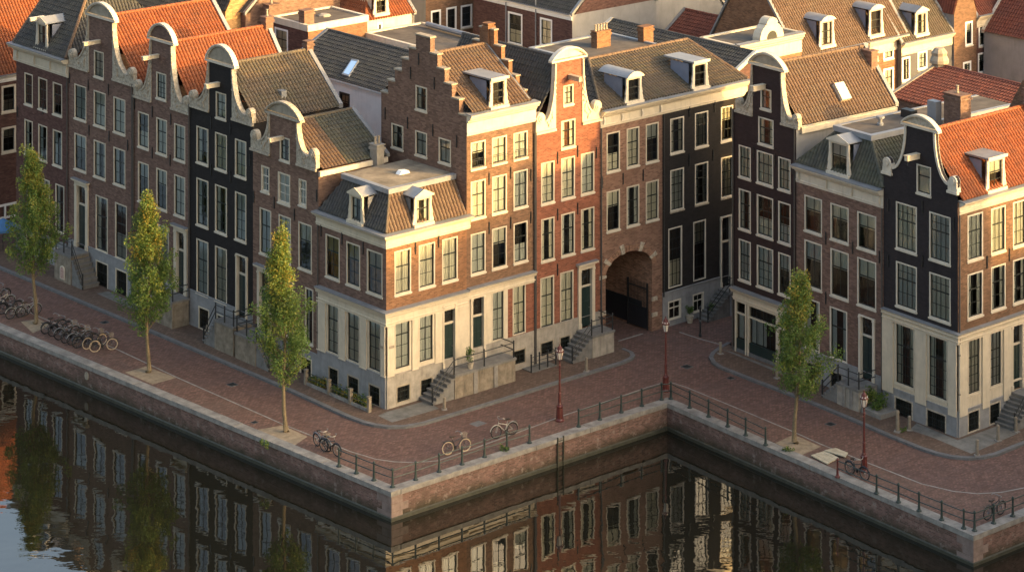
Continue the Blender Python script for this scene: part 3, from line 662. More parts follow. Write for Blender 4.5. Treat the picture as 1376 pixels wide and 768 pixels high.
zr = (f.back(w/2).z(322, 83)+f.back(w/2).z(411.7, 69))/2; gable_roof(h4, f, 6.7, ze, zr, 't_mix', cop='lead')
q4 = on_plane(379, 128, f.P(uc, 0, zr), f.P(w, 0, ze), f.P(uc, -3, zr)); g4 = Fr(q4, f.n, f.t, 1); m = MB(); m.prism(g4, [(-.2, q4.z-.3), (.2, q4.z-.3), (.2, q4.z+.32), (-.2, q4.z+.32)], -.5, .22); m.build('roof_vent', 'lead', h4)
chimney(h4, f.P(uc, -6.85, 0), .45, .5, zr-1, zr+.55, fr=f, mat='brick_brown', pots=0); chimney(h3, lf(180, 255).P(lf(180, 255).w/2, -8.4, 0), .6, .6, zr-1, lf(180, 255).back(lf(180, 255).w/2).z(357.5, 35.5)+.6, fr=f, mat='brick_pink', pots=1)
beam(h4, f, uc-.2, f.z(284, 113), 1.0, .22, .24); anchors(h4, f, [(f.u(284), f.z(284, 165)), (f.u(310), f.z(310, 172)), (f.u(284), f.z(284, 228)), (f.u(310), f.z(310, 237)), (f.u(336), f.z(336, 215)), (.12, f.z(257, 150))]); pipe(h4, f, .06, .3, z0)
# ---- 5 low brown house with a weathered little bell gable
f = lf(340, 428); w = f.w; h5 = hs('neck_gable_house', 'low brown brick house with worn carved gable, left of the mansard house', f, 'brick_brown')
Fa = Face(h5, f, nc=2); z0 = f.z(363, 206); uc = (f.u(363)+f.u(399))/2; wn = (f.u(399)-f.u(363))/2
for a, b, c, d in ((351, 362, 221.5, 256), (373.5, 390, 230, 270.5), (401.5, 412, 239.5, 274.5)): Fa.win(a, b, c, d, lr=2, sm='sashw')
Fa.rows([(349, 364.5), (374.5, 391), (401, 419)], [(0, 278, 339)])
Fa.win(410, 421, 385, 459, lr=3); Fa.win(381, 394, 374, 448, lr=3); zp = f.z(410, 470); Fa.win(404, 420, 476, 504, v=.055, low=True, sill=False, nc=3, grille=True, cur='none')
Gh = Face(h5, f); Gh.win(376, 389.5, 182.5, 214, nc=2, lr=2)
u0, u1 = f.u(350), f.u(362); zd0, zd1 = f.z(350, 441), f.z(350, 364); door(h5, f, u0, u1, zd0, zd1, pil=.25); Fa.holes.append(rect(u0-.1, u1+.1, zd0, zd1)); Fa.low.append(rect(u0-.25, u1+.25, zd0, zd1))
plinth(h5, f, 0, w, zp, Fa.low); ze = z0-.1
body(h5, 'brick_brown', f, 5.2, [(f, gout(w, z0, uc, wn, Gh), Fa.holes)], ze)
neck_gable(h5, f, uc, wn, w/2, z0, f.z(342, 174), f.z(363, 152), f.z(382, 135.5), 'brick_brown', holes=Gh.holes, cap='carved', capw=.3)
zr = (f.back(w/2).z(406.6, 161)+f.back(w/2).z(474, 149))/2
r = tiles('roof', [[f.P(uc, -.3, zr), f.P(w, -.3, ze), f.P(w, -2.2, ze), f.P(uc, -2.2, zr)]], 't_brown', h5); ridge(r, f.P(uc, -.3, zr+.05), f.P(uc, -5.2, zr+.05), 't_mix')
tiles('roof', [[f.P(uc, -2.2, zr), f.P(w, -2.2, ze), f.P(w, -5.2, ze), f.P(uc, -5.2, zr)], [f.P(0, -.3, ze), f.P(uc, -.3, zr), f.P(uc, -5.2, zr), f.P(0, -5.2, ze)]], 't_moss', h5)
m = MB(); m.prism(f, [(-.02, ze-.05), (uc, zr-.05), (w+.02, ze-.05), (w+.02, ze+.15), (uc, zr+.16), (-.02, ze+.15)], -5.45, -5.2); m.build('verge_coping', 'lead', h5)
m = MB(); m.box(f, w-.02, w+.16, -5.2, -.02, ze-.32, ze-.02); m.build('gutter', 'creamw', h5)
chimney(h5, f.P(w+.2, -4.3, 0), .55, .7, 8, ze+.9, mat='plinthw', pots=2)
beam(h5, f, uc-.1, f.z(368, 184), 1.0); anchors(h5, f, [(.12, f.z(344, 265)), (f.u(369), f.z(369, 272)), (f.u(396), f.z(396, 288)), (w-.15, f.z(424, 262))])
# ---- 6 corner house with mansard roof
fa = lf(428, 519); fb = bf(519, 627); h6 = thing('corner_house', 'low corner house with cream pillared ground floor and tiled mansard roof with two dormers', 'house', fb.P0, HG); h6['wallmat'] = 'brick_orange'
zt, zb = fa.z(519, 316), fa.z(519, 334.5); zl = fa.z(519, 419); zl0 = fa.z(519, 438); zp = fa.z(519, 506.5)
A = Face(h6, fa, nc=2); A.rows([(437.6, 456.5), (465.4, 484), (493, 514)], [(0, 313.4, 370, dict(room='roomsun', cur='half', deep=.3))])  # upper room backs carry the sun's warmth in their colour
B = Face(h6, fb, nc=2); B.rows([(530, 552.3), (562.5, 584.5), (594, 615)], [(0, 338, 397, dict(cur='full'))])
Al = Face(h6, fa, nc=2); Al.rows([(440.5, 456), (467.4, 484), (495.8, 512.7)], [(0, 400, 471, dict(lr=3, sill=False, fw=.06, cur='full'))], v=.06)
Bl = Face(h6, fb, nc=2); Bl.rows([(529.5, 550.5), (562, 581.5)], [(0, 424.5, 497, dict(lr=3, sill=False, fw=.06, cur='full'))], v=.06)
u0, u1 = fb.u(595), fb.u(609.5); zd0, zd1 = fb.z(595, 494), fb.z(595, 411); Bl.holes.append(rect(u0-.02, u1+.02, zd0, zd1)); door(h6, fb, u0, u1, zd0, zd1, pil=.10, head=.10, canopy=False, fan=.30, v=.06)
Ap = Face(h6, fa, nc=3); Ap.rows([(442.5, 456.5), (468, 484), (496.5, 512.5)], [(0, 490, 517)], v=.09, sill=False, grille=True, cur='none', fm='sandstone')
Bp = Face(h6, fb, nc=3); Bp.rows([(531, 550.5), (563, 580.5)], [(0, 518.5, 542)], v=.09, sill=False, grille=True, cur='none', fm='sandstone')
for fr, up, lo, pl in ((fa, A, Al, Ap), (fb, B, Bl, Bp)):
    m = MB(); m.sheet(fr, 0, rect(0, fr.w, 0, zt), up.holes+[rect(h[0][0]+.02, h[1][0]-.02, h[0][1]+.02, h[2][1]-.02) for h in lo.holes+pl.holes]); m.build('wall', 'brick_plum' if fr is fa else 'brick_orange', h6)
    m = MB(); m.sheet(fr, .06, rect(0, fr.w, zp, zl0+.02), lo.holes)
    e = [0]+sorted(x for h in lo.holes for x in (h[0][0], h[1][0]))+[fr.w]
    for i in range(0, len(e), 2):
        a, b = e[i]+(.0 if i == 0 else .10), e[i+1]-(.0 if i == len(e)-2 else .10)
        if b-a > .2: m.box(fr, a, b, .06, .13, zp+.06, zl0-.08); m.box(fr, a-.03, b+.03, .06, .16, zl0-.08, zl0+.01); m.box(fr, a-.03, b+.03, .06, .16, zp+.005, zp+.06)
    m.build('ground_floor_facing', 'cream', h6); plinth(h6, fr, 0, fr.w, zp, pl.low, mat='plinth' if fr is fa else 'plinthw', v=.09)
path = [fa.P(0, 0, 0), fb.P0, fb.P(fb.w, 0, 0)]
cornice(h6, [fa.P(-.2, 0, 0), fb.P0, fb.P(fb.w+.25, 0, 0)], zb, zt, .42); cornice(h6, path, zl0, zl, .34, name='ground_floor_cornice', frieze=.13)
i = 1.2; ztop = H-(257.5-YH)/F*(fb.P0+fa.inn*i+fb.inn*i).y; D6 = fb.w
q = lambda a, b, z: fb.P0+fa.t*-a+fb.t*b+Vector((0, 0, z)); L6 = fa.w; ze = zt+.08
tiles('roof', [[q(L6, .0, ze), q(0, 0, ze), q(i, i, ztop), q(L6-i, i, ztop)], [q(L6, D6-.02, ze), q(L6, 0, ze), q(L6-i, i, ztop), q(L6-i, D6-.02, ztop)]], 't_dark', h6)
rr = tiles('roof', [[q(0, 0, ze), q(0, D6-.02, ze), q(i, D6-.02, ztop), q(i, i, ztop)]], 't_brown', h6); ridge(rr, q(0, 0, ze+.04), q(i, i, ztop+.04), 't_mix', .10)
m = MB(); e = .20; m.slabpoly([q(a, b, 0) for a, b in ((i-e, i-e), (i-e, D6-.03), (L6-i+e, D6-.03), (L6-i+e, i-e))], ztop-.02, ztop+.22)
o = m.build('flat_roof', 'feltp', h6); m = MB(); m.sweep([q(L6-i+e, i-e, 0), q(i-e, i-e, 0), q(i-e, D6-.03, 0)], [(0, ztop-.06), (.07, ztop-.06), (.09, ztop+.24), (-.22, ztop+.25), (-.22, ztop+.222), (0, ztop+.222)]); m.build('flashing', 'zinc', o)
m = MB(); c = q(i+2.0, i+2.6, ztop+.22); g = Fr(c, TB, NB, 1); m.prism(g, [(-.4, ztop+.22), (.4, ztop+.22), (.3, ztop+.38), (-.2, ztop+.42)], -.2, .2); m.build('vent_cowl', 'whitew', o)
dormer(h6, fa, (fa.u(468)+fa.u(491))/2, -.35, zt+.12, 1.15, 1.55, 1.5, 'gable', cheek='creamw', wm='cream', nc=2, rows=1); dormer(h6, fb, (fb.u(553)+fb.u(582))/2, -.35, zt+.12, 1.2, 1.55, 1.5, 'gable', wm='cream', nc=2, rows=1)
m = MB(); m.tube([q(0, D6-.12, ze+.05), q(i, D6-.12, ztop+.05)], .09, 5); m.build('flashing', 'lead', h6)
for fr, uu in ((fa, fa.w-.28), (fb, .3)):
    m = MB(); m.box(fr, uu-.18, uu+.18, .135, .16, zp+1.65, zp+1.80); m.build('street_name_plate', 'sandstone', h6)
anchors(h6, fa, [(.3, fa.z(431, 309)), (fa.u(460), fa.z(460, 320)), (fa.u(488.5), fa.z(488.5, 333))]); anchors(h6, fb, [(fb.u(558), fb.z(558, 333)), (fb.u(589), fb.z(589, 324))])
pipe(h6, fa, .06, zp, zb)
# ---- 7 tall house with a stepped gable on its flank
f = bf(627, 718); w = f.w; L7 = 8.2; fs = Fr(f.P0-TA*L7, TA, NA, L7); h7 = hs('stepped_gable_house', 'tall brick house rising behind the mansard corner house with a stepped gable on its flank', f, 'brick_step')
zt, zb = f.z(627, 155), f.z(627, 183); zl, zl0 = f.z(718, 364), f.z(718, 378)
Fa = Face(h7, f, nc=2); cs = [(632.5, 652.5), (661, 681), (690, 709)]
Fa.rows(cs, [(0, 192, 228, dict(lr=2)), (0, 244.5, 295, dict(cur='full')), (0, 315, 369.5)])
Lo = Face(h7, f, nc=2); Lo.rows([(660, 677), (688, 705.5)], [(0, 392, 459, dict(lr=3, sill=False, cur='full', fw=.08))], v=.06)
u0, u1 = f.u(633.5), f.u(648); zd0, zd1 = f.z(633.5, 484), f.z(633.5, 401); door(h7, f, u0, u1, zd0, zd1, pil=.16, head=.12, canopy=False, v=.06); Lo.holes.append(rect(u0-.02, u1+.02, zd0, zd1))
Pl = Face(h7, f, nc=3); Pl.win(686, 705.5, 471, 492, v=.09, low=True, sill=False, grille=True, cur='none', fm='sandstone'); zp = f.z(718, 443)
S = Face(h7, fs, nc=2); S.win(558.5, 574, 114, 146, lr=1); S.rows([(526, 542), (558, 574), (589.5, 606)], [(1, 174.5, 207, dict(lr=1))])
zc = [fs.z(512.6, 123.5), fs.z(522, 108), fs.z(531.5, 93.8), fs.z(541, 79), fs.z(550.5, 64.5), fs.z(560, 47)]; hw = .70; sw = (L7/2-hw)/5; cu = L7/2
st = [(0, 0), (L7, 0)]
for k in range(6): a = cu+hw+sw*(5-k); st += [(a, zc[k])]+([(a-sw, zc[k])] if k < 5 else [])
st += [(2*cu-u, z) for u, z in reversed(st[2:])]
m = MB(); m.sheet(f, 0, rect(0, w, 0, zt), Fa.holes+[rect(h[0][0]+.03, h[1][0]-.03, h[0][1]+.03, h[2][1]-.03) for h in Lo.holes+Pl.holes]); m.build('wall', 'brick_step', h7)
m = MB(); m.sheet(fs, 0, st, S.holes); m.rev(fs, st[1:]+[st[0]], 0, -.34); m.add([fs.P(u, -.34, z) for u, z in [(0, 5), (L7, 5)]+st[2:]], [tuple(range(len(st)))]); m.build('stepped_gable', 'brick_brown', h7)
for k in range(6):
    a = cu+hw+sw*(5-k); b = a-sw if k < 5 else cu-hw
    for x0, x1 in ((b, a), (2*cu-a, 2*cu-b)) if k < 5 else ((b, a),): m = MB(); m.box(fs, x0-.05, x1+.05, -.40, .06, zc[k]+.002, zc[k]+.09); m.build('coping_stone', 'sandstone', h7)
fe = Fr(f.P(w, 0, 0)-TA*L7, TA, NA, L7); e2 = [(u, z) for u, z in [(0, zt-1), (L7, zt-1)]+[(u, z-.25) for u, z in st[2:]]]
m = MB(); m.prism(fe, e2, .002, .30); m.build('stepped_gable', 'brick_orange', h7)
for k in range(6):
    a = cu+hw+sw*(5-k); b = a-sw if k < 5 else cu-hw
    for x0, x1 in ((b, a), (2*cu-a, 2*cu-b)) if k < 5 else ((b, a),): m = MB(); m.box(fe, x0-.04, x1+.04, -.04, .34, zc[k]-.248, zc[k]-.17); m.build('coping_stone', 'sandstone', h7)
rp = Fr(fs.P(L7/2, 0, 0), TB, NB, 1); zr = (rp.z(587, 73)+rp.z(664.7, 56))/2
fin = f.sub(.34, w-.31); rr = tiles('roof', [[fin.P(0, .1, zt+.06), fin.P(fin.w, .1, zt+.06), fin.P(fin.w, -L7/2, zr), fin.P(0, -L7/2, zr)], [fin.P(fin.w, -L7, zt), fin.P(0, -L7, zt), fin.P(0, -L7/2, zr), fin.P(fin.w, -L7/2, zr)]], 't_brown', h7)
ridge(rr, fin.P(0, -L7/2, zr+.05), fin.P(fin.w, -L7/2, zr+.05), 't_brown'); m = MB(); m.tube([fin.P(fin.w-.08, .0, zt+.16), fin.P(fin.w-.08, -L7/2, zr+.10)], .07, 5); m.build('flashing', 'lead', rr)
cornice(h7, [f.P(.0, 0, 0), f.P(w+.1, 0, 0)], zb, zt, .45); cornice(h7, [f.P(.0, 0, 0), f.P(w-.02, 0, 0)], zl0, zl, .32, name='ground_floor_cornice', frieze=.12)
dormer(h7, f, f.u(669), -.35, zt+.1, 1.15, 1.6, 1.6, 'flat', cheek='bluegrey', wm='cream')
m = MB(); um = f.u(681.5); m.sheet(f, .06, rect(0, um, zp, zl0+.01), [h for h in Lo.holes if h[1][0] < um]); m.rev(f, rect(0, um, zp, zl0), 0, .06); m.build('ground_floor_facing', 'cream', h7)
m = MB(); l = rect(um, w, zp, zl0+.01); m.sheet(f, .055, l, [h for h in Lo.holes if h[1][0] > um]); m.build('brick_facing', 'brick_red', h7); plinth(h7, f, .01, w, zp, Pl.low, mat='plinthw', v=.09, cap=False)
for xl, xr, y in ((632.5, 652.5, 226), (661, 681, 218), (690, 709, 211)):
    m = MB(); a, b = f.u(xl), f.u(xr); z = f.z(632.5, 228)+.08
    for zz in (0, .42): m.tube([f.P(a, .13, z+zz), f.P(b, .13, z+zz)], .014, 5)
    for i in range(9): u = a+(b-a)*i/8; m.tube([f.P(u, .13, z), f.P(u, .13, z+.42)], .009, 4)
    m.build('window_guard', 'iron', h7)
anchors(h7, f, [(f.u(657), f.z(657, 240)), (f.u(686), f.z(686, 232)), (f.u(657), f.z(657, 306)), (f.u(686), f.z(686, 299)), (f.u(713), f.z(713, 235)), (f.u(713), f.z(713, 292))]); anchors(h7, fs, [(cu-.4, fs.z(566, 80)), (fs.u(548), fs.z(548, 165)), (fs.u(582), fs.z(582, 175)), (fs.u(614), fs.z(614, 190)), (fs.u(518), fs.z(518, 152)), (fs.u(552), fs.z(552, 98)), (fs.u(584), fs.z(584, 112))])
pipe(h7, f, w-.05, .2, zb); chimney(h7, fe.P(cu, .15, 0), .5, .5, zr-1, zc[5]+.05, fr=f, mat='brick_orange', pots=0)
# ---- 8 red house, slender neck gable
f = bf(718, 806); w = f.w; h8 = hs('neck_gable_house', 'bright red brick house with a slender yellow cream gable, right of the stepped gable', f, 'brick_red')
Fa = Face(h8, f, nc=2); z0 = f.z(746.5, 172); uc = (f.u(746.5)+f.u(782))/2; wn = (f.u(782)-f.u(746.5))/2
Fa.rows([(727, 745), (754, 772.5), (780.5, 798.5)], [(0, 219.5, 275, dict(lr=3)), (0, 295, 352)])
Lw = Fa.rows([(726, 744.5), (752.5, 770.5)], [(0, 374, 442, dict(lr=3, sm='sashw' if False else 'sash', cur='full', sill=False))]); zp = f.z(718.6, 444)
Gh = Face(h8, f, nc=1); z0b = z0
Gh.win(757, 770.5, 115.5, 142, lr=2, nc=2); Gh.win(754, 773, 163, 200, nc=2)
u0, u1 = f.u(780), f.u(794.5); zd0, zd1 = f.z(780, 441), f.z(780, 363); door(h8, f, u0, u1, zd0, zd1, pil=.24); Fa.holes.append(rect(u0-.1, u1+.1, zd0, zd1)); Fa.low.append(rect(u0-.24, u1+.24, zd0, zd1))
Pl = Face(h8, f, nc=3); Pl.rows([(725, 743.5), (751, 766)], [(0, 460, 480)], v=.055, sill=False, grille=True, cur='none', fm='sandstone')
plinth(h8, f, 0, w, zp, Pl.low+Fa.low, mat='plinthw')
ze = z0-.05; body(h8, 'brick_red', f, 10, [(f, gout(w, z0, uc, wn, Gh), [h for h in Fa.holes]+Pl.holes)], ze)
neck_gable(h8, f, uc, wn, w/2, z0, f.z(722, 152), f.z(746.5, 84), f.z(764, 61.6), 'brick_red', wing='cream', cap='creamw', holes=Gh.holes, tymp='cream')
zr = f.back(w/2).z(740, 76); gable_roof(h8, f, 10, ze, zr, 't_dark', rear=False)
beam(h8, f, uc+.05, f.z(762, 107), 1.0, .22, .26, m='carved'); anchors(h8, f, [(f.u(749), f.z(749, 212)), (f.u(776), f.z(776, 203)), (f.u(749), f.z(749, 288)), (f.u(776), f.z(776, 280)), (.12, f.z(720, 240)), (f.u(801), f.z(801, 205)), (f.u(749), f.z(749, 362))]); pipe(h8, f, .05, .2, z0)
# ---- 9 house over the archway
f = bf(806, 890); w = f.w; h9 = hs('archway_house', 'pinkish brick house with a wide round arched passage through its foot', f, 'brick_pink')
zt, zb = f.z(810, 149), f.z(810, 171.5); Fa = Face(h9, f, nc=2)
Fa.rows([(815, 833), (842, 859), (867.7, 885)], [(0, 179.5, 232, dict(lr=3)), (0, 258, 312, dict(lr=3))])
ua, ub = f.u(813.8), f.u(876); zs = f.z(813.8, 372); zap = f.z(848, 337); hw = (ub-ua)/2; cu = (ua+ub)/2
arch = [(ua, .0), (ua, zs)]+[(cu-hw*math.cos(math.pi*i/20), zs+(zap-zs)*math.sin(math.pi*i/20)) for i in range(1, 20)]+[(ub, zs), (ub, .0)]
out = [(0, 0), (ua, 0)]+arch[1:-1]+[(ub, 0), (w, 0), (w, zt), (0, zt)]
m = MB(); m.sheet(f, 0, out, Fa.holes); D9 = 9
m.add([f.P(u, -D9, z) for u, z in out], [tuple(range(len(out)))]); m.build('wall', 'brick_pink', h9)
m = MB(); n = len(arch); m.add([f.P(u, 0, z) for u, z in arch]+[f.P(u, -D9, z) for u, z in arch], [(i, i+1, n+i+1, n+i) for i in range(n-1)]); m.build('passage_vault', 'brick_arch', h9)
for x0, x1 in ((ub-.05, ub-.002), (ua+.002, ua+.05)): m = MB(); m.box(f, x0, x1, -D9, -.9, .15, 1.7); m.build('passage_wainscot', 'bikeblack', h9)
m = MB(); ro = .38
for i in range(28):      # brick arch ring of single voussoirs, a little proud
    a0, a1 = math.pi*(i+.06)/28, math.pi*(i+.94)/28; k = (zap-zs)
    m.prism(f, [(cu-(hw+e)*math.cos(a), zs+(k+e)*math.sin(a)) for a, e in ((a0, .01), (a1, .01), (a1, ro), (a0, ro))], -.05, .035)
m.build('arch_ring', 'brick_arch', h9)
for a in (0.02, .62, 1.31, 2.05, 2.75): 
    m = MB(); e = .42; k = zap-zs; da = .07; m.prism(f, [(cu-(hw+g)*math.cos(b), zs+(k+g)*math.sin(b)) for b, g in ((a-da, -.02), (a+da, -.02), (a+da, e+.15), (a-da, e+.15))], -.06, .06); m.build('arch_stone', 'carved', h9)
for u in (ua, ub):
    for z in (.9, 1.9): s_ = -1 if u == ua else 1; m = MB(); m.box(f, min(u, u+s_*.45), max(u, u+s_*.45), -.05, .05, z, z+.26); m.build('arch_stone', 'carved', h9)
cornice(h9, [f.P(.02, 0, 0), f.P(w, 0, 0)], zb, zt, .42, blocks=[(f, [.3, w*.34, w*.66, w-.2])]); fr10 = bf(890, 1003)
d = 4.3; rp = Fr(f.P(0, -d, 0), TB, NB, 1); zr = (rp.z(805.7, 77)+rp.z(954.7, 48))/2
P = f.P; rr = tiles('roof', [[P(0, .12, zt+.05), P(w, .12, zt+.05), P(w, -d, zr), P(3.0, -d, zr)]], 't_mix', h9); tiles('roof', [[P(0, -D9, zt), P(0, .12, zt+.05), P(3.0, -d, zr)], [P(w, -D9, zt), P(0, -D9, zt), P(3.0, -d, zr), P(w, -d, zr)]], 't_dark', h9)
ridge(rr, P(3, -d, zr+.05), P(w, -d, zr+.05), 't_brown'); ridge(rr, P(0, .12, zt+.1), P(3, -d, zr+.05), 't_mix')
dormer(h9, f, f.u(851), -.35, zt+.1, 1.2, 1.55, 1.7, 'arch', cheek='bluegrey', wm='creamw'); anchors(h9, f, [(.2, f.z(808, 245)), (f.u(837), f.z(837, 240)), (f.u(864), f.z(864, 235))]); pipe(h9, f, .05, .2, zb)
# ---- 10 black house deep in the side street
f = fr10; w = f.w; h10 = hs('cornice_house', 'black house with white windows and yellow cornice, in shade beside the archway', f, 'brick_black')
zt, zb = f.z(893.7, 131), f.z(893.7, 152.5); Fa = Face(h10, f, nc=3, fm='creamw', sm='sash'); cs = [(900.6, 919), (933.7, 951.5), (968.7, 985)]
Fa.rows(cs, [(0, 160, 207, dict(ur=2, lr=2)), (0, 229, 284.5, dict(ur=2, lr=3, sill='stone'))]); Fa.rows([(898, 916.5), (931.5, 948.5)], [(0, 307.5, 388, dict(ur=2, lr=3, sill=False))]); zp = f.z(891, 394.6)
u0, u1 = f.u(969), f.u(981); zd0, zd1 = f.z(969, 385), f.z(969, 293); door(h10, f, u0, u1, zd0, zd1, pil=.12, head=.14, canopy=False, fan=.36, leaf='bikeblack', surround='creamw'); Fa.holes.append(rect(u0-.1, u1+.1, zd0, zd1)); Fa.low.append(rect(u0-.12, u1+.12, zd0, zd1))
Pl = Face(h10, f, nc=2, fm='creamw', sm='creamw'); Pl.rows([(897, 914.5), (930, 945)], [(0, 405, 431)], v=.055, sill=False, cur='none', ur=1, lr=1)
plinth(h10, f, .01, w, zp, Pl.low+Fa.low, mat='plinth'); body(h10, 'brick_black', f, 9, [(f, rect(0, w, 0, zt), Fa.holes+Pl.holes)], zt)
cornice(h10, [f.P(.0, 0, 0), f.P(w+.05, 0, 0)], zb, zt, .44); P = f.P
rr = tiles('roof', [[P(0, .12, zt+.05), P(w, .12, zt+.05), P(w-1.2, -d, zr), P(0, -d, zr)]], 't_mix', h10); tiles('roof', [[P(w, -9, zt), P(0, -9, zt), P(0, -d, zr), P(w-1.2, -d, zr)], [P(w, .12, zt+.05), P(w, -9, zt), P(w-1.2, -d, zr)]], 't_dark', h10); ridge(rr, P(0, -d, zr+.05), P(w-1.2, -d, zr+.05), 't_brown'); ridge(rr, P(w, .12, zt+.1), P(w-1.2, -d, zr+.05), 't_brown')
dormer(h10, f, f.u(940), -.35, zt+.1, 1.2, 1.6, 1.7, 'flat', cheek='bluegrey', wm='creamw', nc=2); anchors(h10, f, [(f.u(926), f.z(926, 150)), (f.u(960), f.z(960, 143)), (f.u(926), f.z(926, 215)), (f.u(958), f.z(958, 208))]); pipe(h10, f, .04, 2, zb, m='iron')
# ---- 11 aubergine neck gable with shop front
f = rf(985.5, 1070); w = f.w; h11 = hs('neck_gable_house', 'aubergine dark house with carved white neck gable above a cream framed shop window', f, 'brick_aubergine')
z0 = f.z(1011.7, 153); uc = (f.u(1011.7)+f.u(1050))/2; wn = (f.u(1050)-f.u(1011.7))/2
Fa = Face(h11, f, nc=3, fm='creamw'); 
Fa.rows([(992.8, 1009), (1017, 1039), (1045.8, 1062.5)], [(0, 194, 236.5), (0, 252.5, 306, dict(lr=3)), (0, 320, 374.5, dict(lr=3))])
Gh = Face(h11, f, nc=1, fm='creamw'); Gh.win(1022, 1036.5, 117.5, 145, lr=1); Gh.win(1019, 1039.5, 156, 192, nc=3, lr=2)
zl, zl0 = f.z(985, 384.5), f.z(985, 398); ss = [(990.5, 1002.5), (1007.5, 1044), (1047.5, 1064)]
ze = z0-.05
sh = []
for xl, xr in ss: sh.append(rect(f.u(xl), f.u(xr), .35, zl0-.18))
body(h11, 'brick_aubergine', f, 8.5, [(f, gout(w, z0, uc, wn, Gh), Fa.holes+[rect(h[0][0]+.01, h[1][0]-.01, .36, h[2][1]-.01) for h in sh])], ze, sides=False)
m = MB(); m.quad(f.P(w, 0, 0), f.P(w, -8.5, 0), f.P(w, -8.5, ze), f.P(w, 0, ze)); m.quad(f.P(0, 0, 0), f.P(0, -8.5, 0), f.P(0, -8.5, ze), f.P(0, 0, ze)); m.add([f.P(0, -8.5, 0), f.P(w, -8.5, 0), f.P(w, -8.5, ze), f.P(uc, -8.5, (f.back(w/2).z(1053, 84)+f.back(w/2).z(1153, 64))/2-.05), f.P(0, -8.5, ze)], [(0, 1, 2, 3, 4)]); m.build('side_wall', 'greywall', h11)
for k, hh in enumerate(sh):
    a, b, z1_ = hh[0][0], hh[1][0], hh[2][1]; m = MB()
    for x0, x1 in ((a-.12, a), (b, b+.12)): m.box(f, x0, x1, -.1, .10, .1, z1_+.1)
    m.box(f, a, b, -.08, .04, z1_-.75, z1_-.65); m.box(f, a, b, -.1, .09, z1_, z1_+.1); m.box(f, a, b, -.1, .06, .36, .95, 1); m.rev(f, hh, -.05, -.9, 2); m.quad(f.P(a, -.9, .35), f.P(b, -.9, .35), f.P(b, -.9, z1_), f.P(a, -.9, z1_), 2)
    o = m.build('shop_window', ['cream', 'door', 'room'], h11); m = MB(); n = 1 if k == 0 else (4 if k == 1 else 2)
    for i in range(1, n*2): x = a+(b-a)*i/(n*2); m.box(f, x-.012, x+.012, -.05, -.01, z1_-.65, z1_)
    for i in range(1, n): x = a+(b-a)*i/n; m.box(f, x-.02, x+.02, -.05, -.005, .95, z1_-.75)
    m.build('sash', 'sash', o); m = MB(); m.quad(f.P(a, -.03, .95), f.P(b, -.03, .95), f.P(b, -.03, z1_), f.P(a, -.03, z1_)); m.build('pane', 'glass', o)
    m = MB(); nn = int((b-a)*.5/.05)+3; pts = []
    for i in range(nn+1): uu = a+(b-a)*.55*i/nn; pts += [f.P(uu, -.2+.03*math.sin(i*1.9), .95), f.P(uu, -.2+.03*math.sin(i*1.9), z1_-.7)]
    m.add(pts, [(2*i, 2*i+2, 2*i+3, 2*i+1) for i in range(nn)]); m.build('curtain', 'curtaing', o)
cornice(h11, [f.P(.0, 0, 0), f.P(w-.02, 0, 0)], zl0-.1, zl, .36, name='shop_cornice', frieze=.12); plinth(h11, f, 0, w, .34, [], mat='kerb', v=.09, cap=False)
neck_gable(h11, f, uc, wn, w/2, z0, f.z(991, 131), f.z(1011.7, 86), f.z(1030, 69), 'brick_aubergine', holes=Gh.holes, capw=.2)
zr = (f.back(w/2).z(1053, 84)+f.back(w/2).z(1153, 64))/2; gable_roof(h11, f, 8.5, ze, zr, 't_brown', cop='lead')
Pw = lambda a, dd: f.P(uc+(w-uc)*a, -dd, zr+(ze-zr)*a+.08)
skylight(h11, [Pw(.50, 4.3), Pw(.50, 5.1), Pw(.78, 5.1), Pw(.78, 4.3)], .14, cap='creamw'); m = MB(); m.box(f, w, w+.2, -8.5, -.3, ze-.42, ze-.06); m.build('gutter', 'cream', h11)
beam(h11, f, uc-.25, f.z(1014, 116), 1.0, .26, .27); anchors(h11, f, [(f.u(1013), f.z(1013, 205)), (f.u(1042), f.z(1042, 215)), (f.u(1013), f.z(1013, 268)), (f.u(1042), f.z(1042, 278)), (f.u(1066), f.z(1066, 226))]); pipe(h11, f, .05, .2, z0)
chimney(h11, f.P(w*.62, -8.4, 0), .9, .55, ze, zr-.1, fr=f, mat='brick_pink', pots=1); pipe(h11, f, w-.06, .3, ze)
# ---- 12 brick house with flat topped roof
f = rf(1070, 1187.5); w = f.w; h12 = hs('cornice_house', 'plum brick house with bracketed cornice and mossy mansard roof with one dormer', f, 'brick_plum')
zt, zb = f.z(1189, 256), f.z(1189, 280.5); Fa = Face(h12, f, nc=2, fm='creamw')
Fa.rows([(1081, 1104.6), (1116, 1140.5), (1152, 1177.5)], [(0, 261, 308.5, dict(lr=1, cur='half')), (0, 321, 383, dict(lr=1, cur='half'))])
Fa.rows([(1081, 1101.5), (1115, 1138.5)], [(0, 398.5, 466, dict(lr=1, nc=1, cur='sides'))]); zp = f.z(1087, 470)
u0, u1 = f.u(1157.5), f.u(1173.5); zd0, zd1 = f.z(1157.5, 507), f.z(1157.5, 424); door(h12, f, u0, u1, zd0, zd1, pil=.16, head=.12, canopy=False, surround='creamw'); Fa.holes.append(rect(u0-.1, u1+.1, zd0, zd1)); Fa.low.append(rect(u0-.16, u1+.16, zd0, zd1))
Pl = Face(h12, f, nc=3); Pl.rows([(1081, 1098), (1116, 1133)], [(1, 496, 520)], v=.055, sill=False, grille=True, cur='none', fm='sandstone')
plinth(h12, f, 0, w, zp, Pl.low+Fa.low); body(h12, 'brick_plum', f, 13.5, [(f, rect(0, w, 0, zt), Fa.holes+Pl.holes)], zt)
